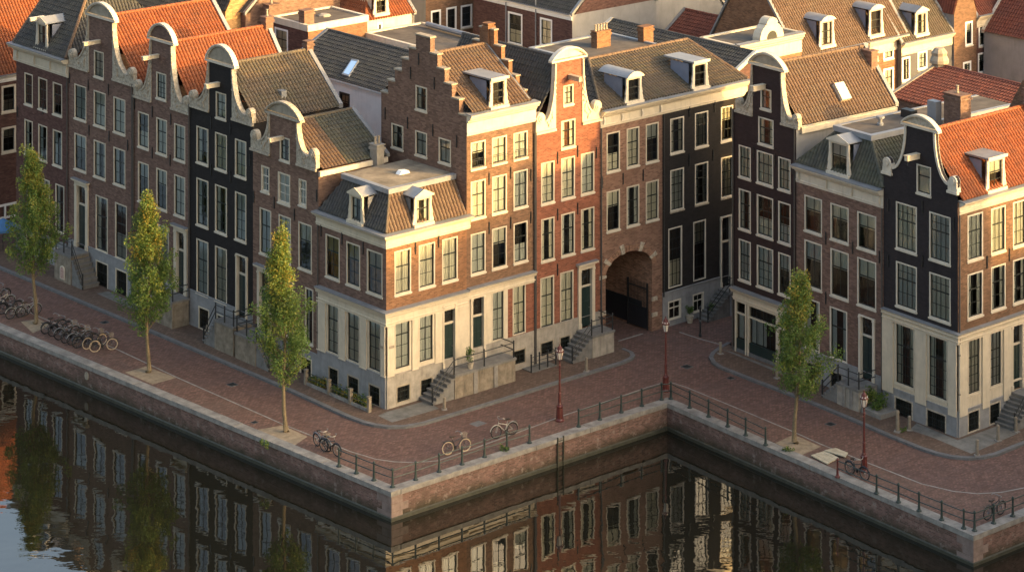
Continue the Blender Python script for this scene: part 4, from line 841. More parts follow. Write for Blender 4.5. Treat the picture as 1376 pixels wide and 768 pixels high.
cornice(h12, [f.P(.0, 0, 0), f.P(w-.02, 0, 0)], zb, zt, .5, blocks=[(f, [.25, w*.36, w*.65, w-.3])], mats=('creamw', 'lead'))
i = 1.3; ztop = H-(185.5-YH)/F*f.P(w-2.3, -i, 0).y; P = f.P; ze = zt+.08; il, ir = 2.4, 2.3
rr = tiles('roof', [[P(0, 0, ze), P(w, 0, ze), P(w-ir, -i, ztop), P(il, -i, ztop)], [P(0, -13.5, ze), P(0, 0, ze), P(il, -i, ztop), P(il, -13.5, ztop)], [P(w, 0, ze), P(w, -13.5, ze), P(w-ir, -13.5, ztop), P(w-ir, -i, ztop)]], 't_moss', h12)
ridge(rr, P(w, 0, ze+.04), P(w-ir, -i, ztop+.05), 't_moss', .14); ridge(rr, P(0, 0, ze+.04), P(il, -i, ztop+.05), 't_moss', .10)
m = MB(); e = .2; m.slabpoly([P(il-e, -i+e, 0), P(il-e, -13.5, 0), P(w-ir+e, -13.5, 0), P(w-ir+e, -i+e, 0)], ztop-.02, ztop+.22); o = m.build('flat_roof', 'felt', h12)
m = MB(); m.sweep([P(il-e, -13.5, 0), P(il-e, -i+e, 0), P(w-ir+e, -i+e, 0), P(w-ir+e, -13.5, 0)], [(0, ztop-.08), (.09, ztop-.08), (.10, ztop+.24), (-.2, ztop+.25), (-.2, ztop+.222), (0, ztop+.222)]); m.build('flashing', 'zinc', o)
m = MB(); c = P(w*.52, -3.3, ztop+.22); m.lathe(c, [(.2, 0), (.2, .12), (.12, .14), (.12, .4), (.26, .42), (.26, .55)], 10); m.build('vent_cowl', 'zinc', o)
m = MB(); m.box(f, w*.42, w*.42+.9, -6.3, -5.8, ztop+.142, ztop+.7); m.build('vent_box', 'iron', o)
dormer(h12, f, f.u(1133)-.35, -.4, zt+.12, 1.55, 1.85, 1.9, 'gable', cheek='bluegrey', wm='creamw', nc=2, rows=1)
chimney(h12, P(w-.9, -7.2, 0), 1.35, .9, zt, ztop+2.0, fr=f, mat='brick_brown', pots=1); m = MB(); m.box(f, w-2.7, w-2.0, -7.0, -6.5, ztop+.142, ztop+1.4); m.build('roof_hatch', 'zinc', h12)
anchors(h12, f, [(f.u(1110), f.z(1110, 320)), (f.u(1146), f.z(1146, 333)), (f.u(1182), f.z(1182, 345)), (f.u(1110), f.z(1110, 400))]); pipe(h12, f, w-.06, .3, zb)
# ---- 13 blue-black corner house, orange roof
f = rf(1187.5, 1287); w = f.w; f.inn = TB.copy(); h13 = hs('bell_gable_house', 'blue black corner house with cream ground floor, white edged bell gable and bright orange roof', f, 'brick_slate'); D = 9.6
fb = Fr(f.P(w, 0, 0), TB, NB, D); Fa = Face(h13, f, nc=4, fm='creamw', sm='sash')
Fa.rows([(1204, 1232.2), (1248.7, 1277.5)], [(0, 270, 332.5, dict(ur=2, lr=2, cur='full')), (0, 350, 409.5, dict(ur=2, lr=2, cur='full'))]); z0 = f.z(1190, 230)
Gh = Face(h13, f, nc=1, fm='creamw'); Gh.win(1231.7, 1251.2, 219.6, 258, lr=1)
zl, zl0 = f.z(1187.5, 413.5), f.z(1187.5, 427); zp = f.z(1287, 554)
Lo = Face(h13, f, nc=4); Lo.rows([(1204, 1229.5), (1248.5, 1274)], [(0, 431, 513, dict(ur=1, lr=4, sill=False, fw=.06, cur='sides'))], v=.06)
Pl = Face(h13, f, nc=4); Pl.rows([(1203, 1228), (1245.7, 1273)], [(1, 546.5, 577)], v=.09, sill=False, grille=True, cur='none', fm='carved')
cu = (f.u(1222.6)+f.u(1262))/2; wn = (f.u(1262)-f.u(1222.6))/2
m = MB(); m.sheet(f, 0, gout(w, z0, w/2, wn, Gh), Fa.holes+[rect(h[0][0]+.02, h[1][0]-.02, h[0][1]+.02, h[2][1]-.02) for h in Lo.holes+Pl.holes])
m.build('wall', 'brick_slate', h13)
zt, zb = fb.z(1296.7, 270), fb.z(1296.7, 286.5); Fb = Face(h13, fb, nc=2, fm='creamw'); xs = [(1300, 1320.8), (1331.7, 1351.2), (1361, 1379)]
Fb.rows(xs, [(0, 290, 351.5, dict(nc=3, ur=1, lr=2, cur='full')), (0, 369, 429, dict(nc=3, ur=1, lr=2, cur='sides'))])
Lb = Face(h13, fb, nc=3); Lb.rows([(1299.6, 1316), (1329.3, 1344.8)], [(0, 453, 531, dict(lr=4, sill=False, fw=.06))], v=.06); u0, u1 = fb.u(1359), fb.u(1371); zd0, zd1 = fb.z(1359, 524), fb.z(1359, 438); door(h13, fb, u0, u1, zd0, zd1, pil=.14, head=.1, canopy=False, v=.06); Lb.holes.append(rect(u0-.02, u1+.02, zd0, zd1))
Pb = Face(h13, fb, nc=3); Pb.rows([(1298.5, 1315), (1327.5, 1343)], [(0, 553, 582)], v=.09, sill=False, grille=True, cur='none', fm='carved')
m = MB(); m.sheet(fb, 0, rect(0, D, 0, zt), Fb.holes+[rect(h[0][0]+.02, h[1][0]-.02, h[0][1]+.02, h[2][1]-.02) for h in Lb.holes+Pb.holes]); m.add([fb.P(D, 0, 0), fb.P(D, -w, 0), fb.P(D, -w, zt), fb.P(D, -w/2, zt+5), fb.P(D, 0, zt)], [(0, 1, 2, 3, 4)]); m.build('wall', 'brick_step', h13)
for fr, lo, pl in ((f, Lo, Pl), (fb, Lb, Pb)):
    m = MB(); m.sheet(fr, .06, rect(0, fr.w, zp, zl0+.02), lo.holes); e = [0]+sorted(x for h in lo.holes for x in (h[0][0], h[1][0]))+[fr.w]
    for k in range(0, len(e), 2):
        a, b = e[k]+(.0 if k == 0 else .12), e[k+1]-(.0 if k == len(e)-2 else .12)
        if b-a > .2: m.box(fr, a, b, .06, .15, zp-.25, zl0)
        if k+1 < len(e)-1: m.box(fr, e[k+1]-.05, e[k+2]+.05, .06, .11, lo.holes[0][0][1]-.14, lo.holes[0][0][1]-.02)
    m.build('ground_floor_facing', 'cream', h13); plinth(h13, fr, 0, fr.w, zp, pl.low, v=.09)
cornice(h13, [f.P(0, 0, 0), f.P(w, 0, 0), fb.P(D, 0, 0)], zl0, zl, .26, name='ground_floor_cornice', frieze=.14, mats=('cream', 'lead'))
z1, z2 = f.z(1222.6, 169), f.z(1243, 155); neck_gable(h13, f, w/2, wn, w/2, z0, f.z(1196, 212), z1, z2, 'brick_slate', holes=Gh.holes, style='bell', cap='creamw', capw=.16, tymp='carved')
zr = (f.back(w/2).z(1268, 171)+f.back(w/2).z(1346, 151))/2; P = f.P; ze = zt+.06
rr = tiles('roof', [[P(w/2, -.3, zr), P(w+.1, -.3, ze), P(w+.1, -D, ze), P(w/2, -D, zr)], [P(0, -.3, ze), P(w/2, -.3, zr), P(w/2, -D, zr), P(0, -D, ze)]], 't_orange', h13); ridge(rr, P(w/2, -.3, zr+.05), P(w/2, -D, zr+.05), 't_orange')
m = MB(); m.prism(f, [(w/2, zr-.05), (w+.02, ze-.05), (w+.02, ze+.25), (w/2, zr+.28), (-.02, ze+.25), (-.02, ze-.05)], -D-.3, -D-.001); m.build('verge_coping', 'lead', h13)
cornice(h13, [fb.P(.12, 0, 0), fb.P(D, 0, 0)], zb, zt, .42); dormer(h13, fb, fb.u(1338), -.4, zt+.12, 1.45, 1.75, 2.4, 'flat', cheek='bluegrey', wm='creamw', nc=2, cap='lead')
beam(h13, f, f.u(1228)+.35, f.z(1228, 211), 1.0, .26, .27); chimney(h13, P(w*.56, -D-.1, 0), .6, .7, ze, zr+1.1, fr=f, mat='brick_brown', pots=1)
anchors(h13, f, [(f.u(1240), f.z(1240, 278)), (f.u(1194), f.z(1194, 275)), (f.u(1282), f.z(1282, 300)), (f.u(1240), f.z(1240, 350)), (f.u(1194), f.z(1194, 350))]); anchors(h13, fb, [(fb.u(1326), fb.z(1326, 352)), (fb.u(1356), fb.z(1356, 342))]); pipe(h13, fb, .05, zp, zb)
# ================================================================ THE SETTING
WZ = -1.55
def far(a, b, L): d = (b-a).normalized(); return a+d*L
quay = [G(0, 442), G(526, 661.5), G(896.7, 541.7), G(1308, 720), G(1376, 693)]
quay = [far(quay[1], quay[0], 75)]+quay[1:4]+[far(quay[3], quay[4], 60)]
m = MB(); m.quad((-260, -40, WZ), (260, -40, WZ), (260, 230, WZ), (-260, 230, WZ)); tag(m.build('canal_water', 'water'), kind='structure')
m = MB(); v, fc = tri([(p.x, p.y) for p in quay]+[(260, quay[4].y), (260, 700), (-260, 700), (-260, quay[0].y)], []); m.add([(p.x, p.y, 0) for p in v], fc); tag(m.build('road', 'road'), kind='structure')
kerb1 = [(-120, 311), (0, 362), (230, 459), (379, 522), (467, 562), (487, 569.5), (503, 573.5), (522, 576), (545, 575.5), (570, 571), (625, 554.5), (683, 537), (730, 522), (799, 501), (838, 489), (849, 484), (853, 480), (850, 475), (838, 470)]
base1 = [(830, 459), (519, 552), (22, 336), (-120, 275)]
kerb2 = [(978, 462), (966, 468.5), (956, 476), (953, 482), (957, 489), (966, 495), (1009, 512), (1076, 537.5), (1138, 563), (1195.6, 588), (1235, 604), (1256, 611), (1278, 616), (1301.5, 618), (1322, 616.5), (1340, 612.5), (1376, 598), (1520, 545)]
hb = Fr.at(1287, 590, 0, TB, 1287, 1520); base2 = [hb.P(hb.w, 0, 0), G(1287, 590), G(985.5, 472)]
KH = .12
for kp, bp in ((kerb1, [G(*p) for p in base1]), (kerb2, base2)):
    K = [G(*p) for p in kp]; m = MB(); m.slabpoly([(p.x, p.y) for p in K+bp], -.05, KH); tag(m.build('pavement', 'walk'), kind='structure')
    m = MB(); m.sweep(K, [(-.24, -.02), (.03, -.02), (.03, KH+.012), (-.24, KH+.02)]); tag(m.build('kerb', 'kerb'), kind='structure')
strip = [(-120, 350), (52, 425), (159, 470), (236, 506), (380, 569.6), (416, 584), (470, 606), (505, 616.5), (530, 620), (557.5, 621), (588.5, 618.5), (640, 601), (729, 568.5), (757, 558), (819.6, 537.5), (870, 520), (889, 514.5), (905, 514.5), (922, 520), (1000, 552), (1066.7, 580), (1102, 596), (1166.7, 621.7), (1239, 649.7), (1280.7, 659.5), (1313.5, 662.8), (1345, 661), (1376, 655), (1500, 618)]
SP = [G(*p) for p in strip]; m = MB(); v, fc = tri([(p.x, p.y) for p in SP]+[(p.x, p.y) for p in reversed(quay)], []); m.add([(p.x, p.y, .004) for p in v], fc); tag(m.build('quayside_paving', 'verge'), kind='structure')
m = MB(); m.sweep(SP, [(-.05, -.01), (.05, -.01), (.05, .012), (-.05, .012)]); tag(m.build('granite_edging', 'granite'), kind='structure')
for px in ([(821, 461), (864, 448)], [(913, 446), (940, 455), (977, 465)]):
    m = MB(); m.sweep([G(*p) for p in px], [(-.06, -.01), (.06, -.01), (.06, .012), (-.06, .012)]); tag(m.build('granite_edging', 'granite'), kind='structure')
def sheet_px(name, mat, px, z, kind='structure', label=None, cat=None):
    m = MB(); P = [G(x, y, z) for x, y in px]; v, fc = tri([(p.x, p.y) for p in P], []); m.add([(p.x, p.y, z) for p in v], fc)
    o = m.build(name, mat); return tag(o, label, cat, kind=kind)
sheet_px('paving_slabs', 'slab', [(508, 558), (527, 567), (590, 548.5), (572, 538), (519.5, 553)], KH+.004)
sheet_px('paving_slabs', 'slab', [(1222, 577), (1255, 588), (1305, 609), (1372, 580), (1345, 570), (1287, 591), (1232, 568)], KH+.004)
sheet_px('paving_slabs', 'slab', [(970, 469), (1038, 497), (1070, 511), (1072, 507), (985.5, 473)], KH+.004)
sheet_px('paving_slabs', 'slab', [(130, 394), (168, 411), (190, 419), (190, 411), (145, 391)], KH+.004)
for px in ([(28, 432), (52, 428), (68, 437), (44, 447)], [(168, 500), (196, 492), (237, 507), (205, 516)], [(345, 577), (380, 571), (413, 586), (390, 602)], [(1041.7, 594.6), (1066.7, 583.5), (1103, 599.5), (1077, 611)]):
    sheet_px('tree_pit', 'sand', px, .010)
# quay wall
qt = thing('quay_wall', 'weathered brick quay wall with pale granite coping along the canal', 'wall', quay[1])
m = MB(); nq = len(quay); m.add([(p.x, p.y, -2.6) for p in quay]+[(p.x, p.y, -.20) for p in quay], [(i, i+1, nq+i+1, nq+i) for i in range(nq-1)]); m.build('brickwork', 'brick_quay', qt)
m = MB(); m.sweep(quay, [(.06, -2.6), (.06, WZ+.16), (.0, WZ+.22), (-.2, -2.6)]); m.build('footing', 'wet', qt)
for i in range(nq-1):
    a, b = quay[i], quay[i+1]; L = (b-a).length; d = (b-a)/L; n = max(1, int(L/1.9)); nn = Vector((d.y, -d.x, 0)); rn = random.Random(i)
    for k in range(n):
        e = rn.uniform(.004, .012); s0, s1 = L*k/n+e, L*(k+1)/n-e; dz = rn.uniform(-.008, .008); o_ = rn.uniform(-.01, .012)
        fr = Fr(a, d, nn, L); inner = .62
        if i == 1 and k == 0: s0 = .62
        if i == 3 and k == 0: s0 = .62
        if i == 2 and k == 0: s0 = 0
        if i == 1 and k == n-1: s1 = L+.61
        if i in (0, 2) and k == n-1: s1 = L+.06
        mm = MB(); mm.box(fr, s0, s1, -inner, .07+o_, -.21, .055+dz); mm.build('coping_stone', 'granite', qt)
def quoin(p, da, db, kk):
    for r_ in range(3):
        for d, nrm in ((da, 0), (db, 1)):
            nn = Vector((da.y*-1, da.x, 0)) if nrm == 0 else Vector((db.y, -db.x, 0))
            L = (.75 if (r_+nrm) % 2 else 1.15); mm = MB(); fr = Fr(p, d, nn, L); z1 = -.22-.43*r_; mm.box(fr, .0, L, -.2, .012+.004*nrm, z1-.42, z1-.01); mm.build('quoin', 'quoin', qt)
quoin(quay[1], (quay[0]-quay[1]).normalized(), (quay[2]-quay[1]).normalized(), 0); quoin(quay[3], (quay[2]-quay[3]).normalized(), (quay[4]-quay[3]).normalized(), 1)
fB = Fr.two(quay[1], quay[2]); fA1 = Fr.two(quay[0], quay[1])
t = thing('quay_ladder', 'rusty iron ladder set into the brick quay wall', 'ladder', fB.P(fB.u(752), .1, 0)); m = MB()
for s_ in (-.22, .22): u = fB.u(752)+s_; m.box(fB, u-.035, u+.035, .05, .12, -2.1, .12)
m.build('rail', 'wet', t)
for i in range(6): mm = MB(); u = fB.u(752); mm.tube([fB.P(u-.2, .09, -.1-.3*i), fB.P(u+.2, .09, -.1-.3*i)], .025, 6); mm.build('rung', 'wet', t)
m = MB(); u = fA1.u(117); pts = [(u+.2*math.cos(i*.3927), -.62+.24*math.sin(i*.3927)) for i in range(16)]; m.prism(fA1, pts, .01, .05)
tag(m.build('round_sign', 'sandstone', None, fA1.P(u, .03, -.6)), 'pale round plate fixed on the quay wall near the parked bicycles', 'sign')
# manholes and dark patches
for x, y, w_, lab in ((312, 516.5, .55, 'dark iron manhole cover in the road behind the third tree'), (1116, 569.5, .5, 'dark iron manhole cover left of the red lamp on the right quay'), (923, 492.5, .6, 'dark iron manhole cover in the middle of the street crossing'), (140.5, 433, .5, 'dark iron manhole cover in the road above the parked bicycle cluster'), (342, 567, .35, 'small iron drain cover in the quayside paving left of the third tree'), (982, 508, .4, 'small iron drain cover before the shop kerb')):
    p = G(x, y); t = thing('manhole_cover', lab, 'manhole cover', p, 'iron covers in the paving'); f = Fr(p, TB if x > 400 else TA, NB if x > 400 else NA, 1)
    m = MB(); m.box(f, -w_/2, w_/2, -w_/2, w_/2, -.01, .014); m.build('rim', 'kerb', t); m = MB(); m.box(f, -w_*.42, w_*.42, -w_*.42, w_*.42, .0145, .022)
    for i in range(4): m.box(f, -w_*.36, w_*.36, -w_*.36+i*w_*.21, -w_*.30+i*w_*.21, .0222, .028)
    m.build('lid', 'iron', t)
sheet_px('repair_patch', 'kerb', [(630, 569), (643, 564.5), (655, 568), (641, 573)], .006)
# ---------------------------------------------------------------- stoops
def stoop(label, fr, u0, u1, dep, zl, sd, n, run, mat='stoop', rail=True, seam=None, z0=KH):
    t = thing('stoop', label, 'stoop', fr.P((u0+u1)/2, dep/2, z0), 'stone stoops before the doors')
    m = MB(); m.box(fr, u0, u1, .10, dep, z0-.05, zl-.16); m.build('landing', mat, t); m = MB(); m.box(fr, u0-.05, u1+.05, .10, dep+.06, zl-.155, zl-.02); m.build('slab', 'step', t)
    for k in range(1, 3):
        if seam: mm = MB(); uu = u0+(u1-u0)*k/3; mm.box(fr, uu-.14, uu+.14, dep-.01, dep+.05, z0, zl-.16); mm.build('pier', 'granite', t)
    e = u0 if sd < 0 else u1
    for i in range(n):
        za = z0+(zl-z0)*(n-i)/(n+1); a, b = e+sd*run*i/n, e+sd*run*(i+1)/n; m = MB(); m.box(fr, min(a, b), max(a, b), .14, dep-.06, z0-.04, za-.09)
        m.box(fr, min(a, b)-(.04 if sd < 0 else -.0), max(a, b)+(.04 if sd > 0 else 0), .12, dep, za-.088, za-.02); m.build('step', 'step', t)
    if rail:
        m = MB(); r = .03; y = dep-.08; zt_ = zl+.85; far_ = u1-.06 if sd < 0 else u0+.06; nr = e; ft = e+sd*run
        for u in (far_, (far_+nr)/2, nr): m.tube([fr.P(u, y, zl-.02), fr.P(u, y, zt_+.05)], .045, 6); m.lathe(fr.P(u, y, zt_+.05), [(.03, 0), (.055, .03), (.055, .07), (.01, .11)], 8)
        m.tube([fr.P(ft, y, z0), fr.P(ft, y, z0+.95)], .05, 6); m.lathe(fr.P(ft, y, z0+.95), [(.03, 0), (.06, .03), (.06, .08), (.01, .12)], 8)
        for h in (.45, .85): m.tube([fr.P(far_, y, zl+h), fr.P(nr, y, zl+h), fr.P(ft, y, z0+h)], r, 6); m.tube([fr.P(far_, y, zl+h), fr.P(far_, .15, zl+h)], r, 6)
        m.build('railing', 'iron', t)
    return t
f = lf(92.5, 180); st2 = stoop('stone stoop with an arched poster on its side, before the orange roofed plum house', f, f.u(99), f.u(121), 1.5, f.z(104.5, 331), 1, 6, 1.35)
m = MB(); uu = f.u(110); dd = 1.5; pts = [(uu-.28, .3), (uu+.28, .3), (uu+.28, .95)]+[(uu+.28*math.cos(a*.3927), .95+.25*math.sin(a*.3927)) for a in range(1, 8)]+[(uu-.28, .95)]
m.prism(f, pts, dd+.002, dd+.05); c = [(uu+(u-uu)*.78, .62+(z-.62)*.85) for u, z in pts]; m.prism(f, c, dd+.052, dd+.06, 1); m.build('poster', ['creamw', 'pink'], st2)
f = lf(180, 255); stoop('plain stone stoop half hidden by the second tree', f, f.u(231), f.u(256), 1.4, f.z(238.5, 392), -1, 6, 1.4)
f = lf(255, 340); stoop('stone stoop with black railings before the black house', f, f.u(315), f.u(340), 1.5, f.z(319.5, 423), -1, 6, 1.3)
f = lf(340, 428); stoop('stone stoop behind the third tree before the low brown house', f, f.u(343), f.u(370), 1.5, f.z(350, 441), 1, 6, 1.3)
f = bf(519, 718); stoop('long stone stoop with black railings shared by two dark green doors', f, f.u(591), f.u(672), 1.4, f.z(595, 494), -1, 6, 1.65, mat='stoop', seam=True)
f = bf(718, 806); stoop('stone stoop with stairs beside the red house and archway', f, f.u(774), f.u(803), 1.5, f.z(780, 441), -1, 6, 1.6, mat='plinthw')
f = bf(890, 1003); stoop('dark stone stairs climbing to the black house in the side street', f, f.u(964), f.u(986), 1.2, f.z(969, 385), -1, 8, 2.0, mat='plinth', z0=0)
f = rf(1070, 1187.5); stoop('grey mossy stone stoop with black railings behind the fourth tree', f, f.u(1151), f.u(1180), 1.6, f.z(1157.5, 507), -1, 6, 1.3, mat='plinthw', seam=True)
fb = Fr(rf(1187.5, 1287).P(rf(1187.5, 1287).w, 0, 0), TB, NB, 9.6); stoop('grey stone stairs at the right edge beside the cream corner', fb, fb.u(1357), fb.u(1385), 1.6, fb.z(1359, 524), -1, 7, 1.5, mat='plinthw', rail=True)
# iron gate of the archway, standing open along the passage wall
f = bf(806, 890); g = f.back(f.u(876)); gt = thing('iron_gate', 'black iron gate leaf with spikes standing open inside the archway', 'gate', f.P(f.u(876)-.1, -1.2, 0))
m = MB(); V = -.16
for u in (.25, 2.05): m.box(g, u-.04, u+.04, V-.04, V+.04, .05, 3.0)
for z in (.1, 1.35, 2.6): m.box(g, .25, 2.05, V-.025, V+.025, z, z+.07)
m.build('frame', 'iron', gt); m = MB(); m.box(g, .29, 2.01, V-.012, V+.012, .17, 1.35); m.build('panel', 'bikeblack', gt)
for i in range(13):
    mm = MB(); u = .36+i*.133; mm.tube([g.P(u, V, 1.4), g.P(u, V, 2.95), g.P(u, V, 3.12)], [.014, .014, .002], 5); mm.build('bar', 'iron', gt)
# low walls, posts and plants
def leaves(name, mat_i, pts, n, s0, s1, rad, parent=None, origin=None, seed=1, flat=1.0):
    rn = random.Random(seed); V = []; Fs = []; mi = []; o = Vector(origin) if origin is not None else Vector(parent['_o']) if parent is not None else Vector((0, 0, 0))
    for p in pts:
        p = Vector(p); base_m = rn.choice(mat_i)
        for _ in range(n):
            while True:
                d = Vector((rn.uniform(-1, 1), rn.uniform(-1, 1), rn.uniform(-1, 1)))
                if d.length < 1: break
            c = p+Vector((d.x*rad, d.y*rad, d.z*rad*flat)); a = Vector((rn.gauss(0, 1), rn.gauss(0, 1), rn.gauss(0, .8))).normalized(); b = a.cross(Vector((rn.gauss(0, 1), rn.gauss(0, 1), rn.gauss(0, 1)))).normalized()
            s = rn.uniform(s0, s1); k = len(V); V += [c-a*s, c+b*s*.55-a*s*.1, c+a*s, c-b*s*.55-a*s*.1]; Fs.append((k, k+1, k+2, k+3)); mi.append(base_m if rn.random() < .65 else rn.choice(mat_i))
    me = bpy.data.meshes.new(name); me.from_pydata([v-o for v in V], [], Fs)
    for l in LEAF: me.materials.append(l)
    me.polygons.foreach_set('material_index', mi); me.update(); ob = bpy.data.objects.new(name, me); C.objects.link(ob); ob['_o'] = tuple(o)
    if parent is not None: ob.parent = parent
    elif origin is not None: ob.location = o
    return ob
fa = lf(340, 519); aw = thing('area_wall', 'low stone wall with posts round the sunken front area of the corner house', 'wall', fa.P(fa.u(465), 1.0, KH)); m = MB(); ua_, ub_ = fa.u(428), fa.u(516); m.box(fa, ua_, ub_, .98, 1.10, KH-.05, KH+.16); m.build('edging', 'granite', aw)
for x in (430, 461, 490, 515): mm = MB(); u = fa.u(x); mm.box(fa, u-.09, u+.09, .94, 1.14, KH, KH+.85); mm.box(fa, u-.11, u+.11, .92, 1.16, KH+.852, KH+.90); mm.build('post', 'stoop', aw)
mm = MB(); [mm.tube([fa.P(ua_, 1.04, KH+h), fa.P(ub_, 1.04, KH+h)], .018, 5) for h in (.42, .75)]; mm.build('rail', 'iron', aw)
for i, (x, lab) in enumerate(((437, 'low ivy bush at the left end of the sunken front area'), (472, 'straggling ivy in the middle of the sunken front area'), (497, 'dark ivy bush by the corner end of the front area'))):
    p = fa.P(fa.u(x), .6, KH); rn = random.Random(i); o = leaves('ivy_bush', [1, 1, 0, 3], [fa.P(fa.u(x)+rn.uniform(-.8, .8), rn.uniform(.35, .85), KH+rn.uniform(.05, .4)) for _ in range(16)], 34, .05, .09, .28, origin=p, seed=i); tag(o, lab, 'plant', 'plants at the foot of the houses')
f = rf(1070, 1187.5); bx = thing('planter_bed', 'leafy green shrub in a stone edged bed right of the grey stoop', 'plant', f.P(f.u(1186), .9, KH), 'plants at the foot of the houses')
m = MB(); m.box(f, f.u(1182), f.u(1208), .1, 1.5, KH, KH+.28); m.build('bed', 'granite', bx); rn = random.Random(5)
leaves('foliage', [0, 1, 0, 2], [f.P(f.u(1187)+rn.uniform(-.5, .7), rn.uniform(.35, 1.2), KH+rn.uniform(.3, 1.2)) for _ in range(26)], 36, .05, .1, .26, parent=bx, seed=9)
def pot(label, p, h, seed, k=1.0):
    t = thing('potted_plant', label, 'plant', p, 'plants at the foot of the houses'); m = MB(); m.lathe(p, [(.13*k, 0), (.19*k, .3*k), (.21*k, .31*k), (.21*k, .36*k), (.17*k, .36*k)], 10); m.build('pot', 'carved', t); rn = random.Random(seed)
    leaves('foliage', [0, 1], [p+Vector((rn.uniform(-.16, .16), rn.uniform(-.16, .16), .36*k+rn.uniform(.05, h))) for _ in range(9)], 26, .04, .08, .17, parent=t, seed=seed)
f = bf(519, 718); pot('slim potted plant in a white pot on the shared long stoop', f.P(f.u(616), 1.1, f.z(595, 494)-.02), .9, 3); f = bf(718, 806); pot('small potted plant at the foot of the archway pier', bf(806, 890).P(.15, .5, KH), .5, 4)
f = bf(890, 1003); pot('dark potted plant under the basement windows of the black house', f.P(f.u(921), .4, 0), .6, 6, 1.3); pot('low potted plant between the basement windows and the side street stairs', f.P(f.u(948), .6, 0), .4, 7, 1.2)
# bollards
bp = local('bollard', 'x', 'bollard', 'stone bollards on the pavement'); m = MB(); m.box(WORLD, -.16, .16, -.16, .16, 0, .06); m.build('foot', 'granite', bp); m = MB(); m.lathe((0, 0, .06), [(.105, 0), (.095, .1), (.085, .72), (.10, .74), (.10, .80), (.05, .86)], 8); m.build('shaft', 'stoop', bp)
for i, (x, y, s_, lab) in enumerate(((1313, 612, 1.0, 'grey stone bollard at the kerb bend, nearest to the right canal corner'), (1341, 592, 1.0, 'grey stone bollard between the kerb bend bollard and the right stairs'), (1365, 580, .95, 'grey stone bollard at the foot of the right edge stairs'), (1206, 580, 1.35, 'tall stone post with dark cap before the cream corner house'), (1222, 577.5, .9, 'short stone post beside the tall capped post'), (968, 475, .8, 'small stone bollard at the shop corner kerb'), (1044, 508, 1.1, 'stone post before the shop beneath the fourth tree'), (788, 499, .95, 'slim stone post at the foot of the red house stairs'), (597, 550, .8, 'pale stone post at the foot of the long shared stoop'), (278, 452, .8, 'stone post at the foot of the black house stairs'))):
    o = bp if i == 0 else dup(bp); o.location = G(x, y, KH); o.scale = (1, 1, s_) if s_ < 1.3 else (1.15, 1.15, s_); o['label'] = lab; o.rotation_euler.z = i*.4
t = thing('street_post', 'slim black iron post standing in the dark side street', 'bollard', G(941, 452)); m = MB(); m.lathe(G(941, 452), [(.09, 0), (.09, .15), (.06, .2), (.055, 1.7), (.08, 1.75), (.08, 1.85), (.02, 1.95)], 10); m.build('shaft', 'iron', t); m = MB(); m.lathe(G(941, 452, 0)+Vector((0, 0, .95)), [(.065, 0), (.075, .02), (.075, .1), (.065, .12)], 10); m.build('band', 'kerb', t)
# ---------------------------------------------------------------- quay railings
def railing(label, pts, red=None):
    P = [G(*p) for p in pts]; t = thing('canal_railing', label, 'railing', P[0], 'iron railings along the canal'); h = 1.02
    for i, p in enumerate(P):
        m = MB(); m.lathe(p+Vector((0, 0, .05)), [(.15, 0), (.15, .05), (.09, .10), (.07, .18), (.055, .5), (.05, h-.14), (.075, h-.11), (.075, h-.04), (.05, h), (.03, h+.03)], 8); m.build('post', 'redpaint' if red == i else 'greeniron', t, smooth=False)
    up = lambda p, z: p+Vector((0, 0, z+.05))
    for z in (.50, .90): m = MB(); m.tube([up(p, z) for p in P], .030, 6); m.build('rail', 'greeniron', t)
railing('green black railing round the left canal corner beside two bicycles', [(455.4, 627.5), (478.8, 636.8), (502.4, 646.3), (527.5, 655.5), (558.5, 645.7), (590, 635), (620.8, 625), (651, 615), (681, 605), (711.5, 596)])
railing('green black railing bending round the inner canal corner by a lamp', [(777.5, 574), (806, 565), (834.8, 555), (862.3, 546.5), (889, 538), (901.5, 537), (926.7, 549), (952, 561), (977.7, 574), (1002, 586), (1028.7, 599)])
railing('green black railing round the right canal corner with one red post', [(1125.4, 642), (1177.9, 664), (1207.3, 675.8), (1235, 687.6), (1265.4, 699.4), (1295, 711), (1309.5, 714), (1335.3, 704), (1361, 694.5), (1388, 684)], red=0)
# ---------------------------------------------------------------- lamps
lp = local('street_lamp', 'x', 'street lamp', 'oxblood red street lamps')
m = MB(); m.lathe((0, 0, 0), [(.27, 0), (.27, .07), (.22, .12), (.20, .16), (.175, .75), (.20, .80), (.20, .86), (.13, .92)], 8); m.build('base', 'redpaint', lp)
m = MB(); m.lathe((0, 0, .90), [(.105, 0), (.12, .06), (.085, .14), (.075, .6), (.095, .63), (.095, .68), (.065, .74), (.05, 2.2), (.075, 2.24), (.075, 2.30), (.045, 2.36), (.04, 2.62)], 8); m.build('post', 'redpaint', lp)
m = MB(); m.tube([(-.26, 0, 3.05), (.26, 0, 3.05)], .016, 5); m.build('ladder_rest', 'redpaint', lp)
ln = MB(); b0 = 3.52
for i in range(6):
    a = i*math.pi/3; ln.tube([(.05*math.cos(a), .05*math.sin(a), b0-.05), (.13*math.cos(a), .13*math.sin(a), b0+.02), (.22*math.cos(a), .22*math.sin(a), b0+.45)], .016, 4)
    a2 = a+math.pi/3; ln.tube([(.22*math.cos(a), .22*math.sin(a), b0+.45), (.22*math.cos(a2), .22*math.sin(a2), b0+.45)], .02, 4)
la = ln.build('lantern', 'redpaint', lp); m = MB(); m.lathe((0, 0, b0), [(.115, .02), (.205, .44)], 6); m.build('lantern_glass', 'lampglass', la)
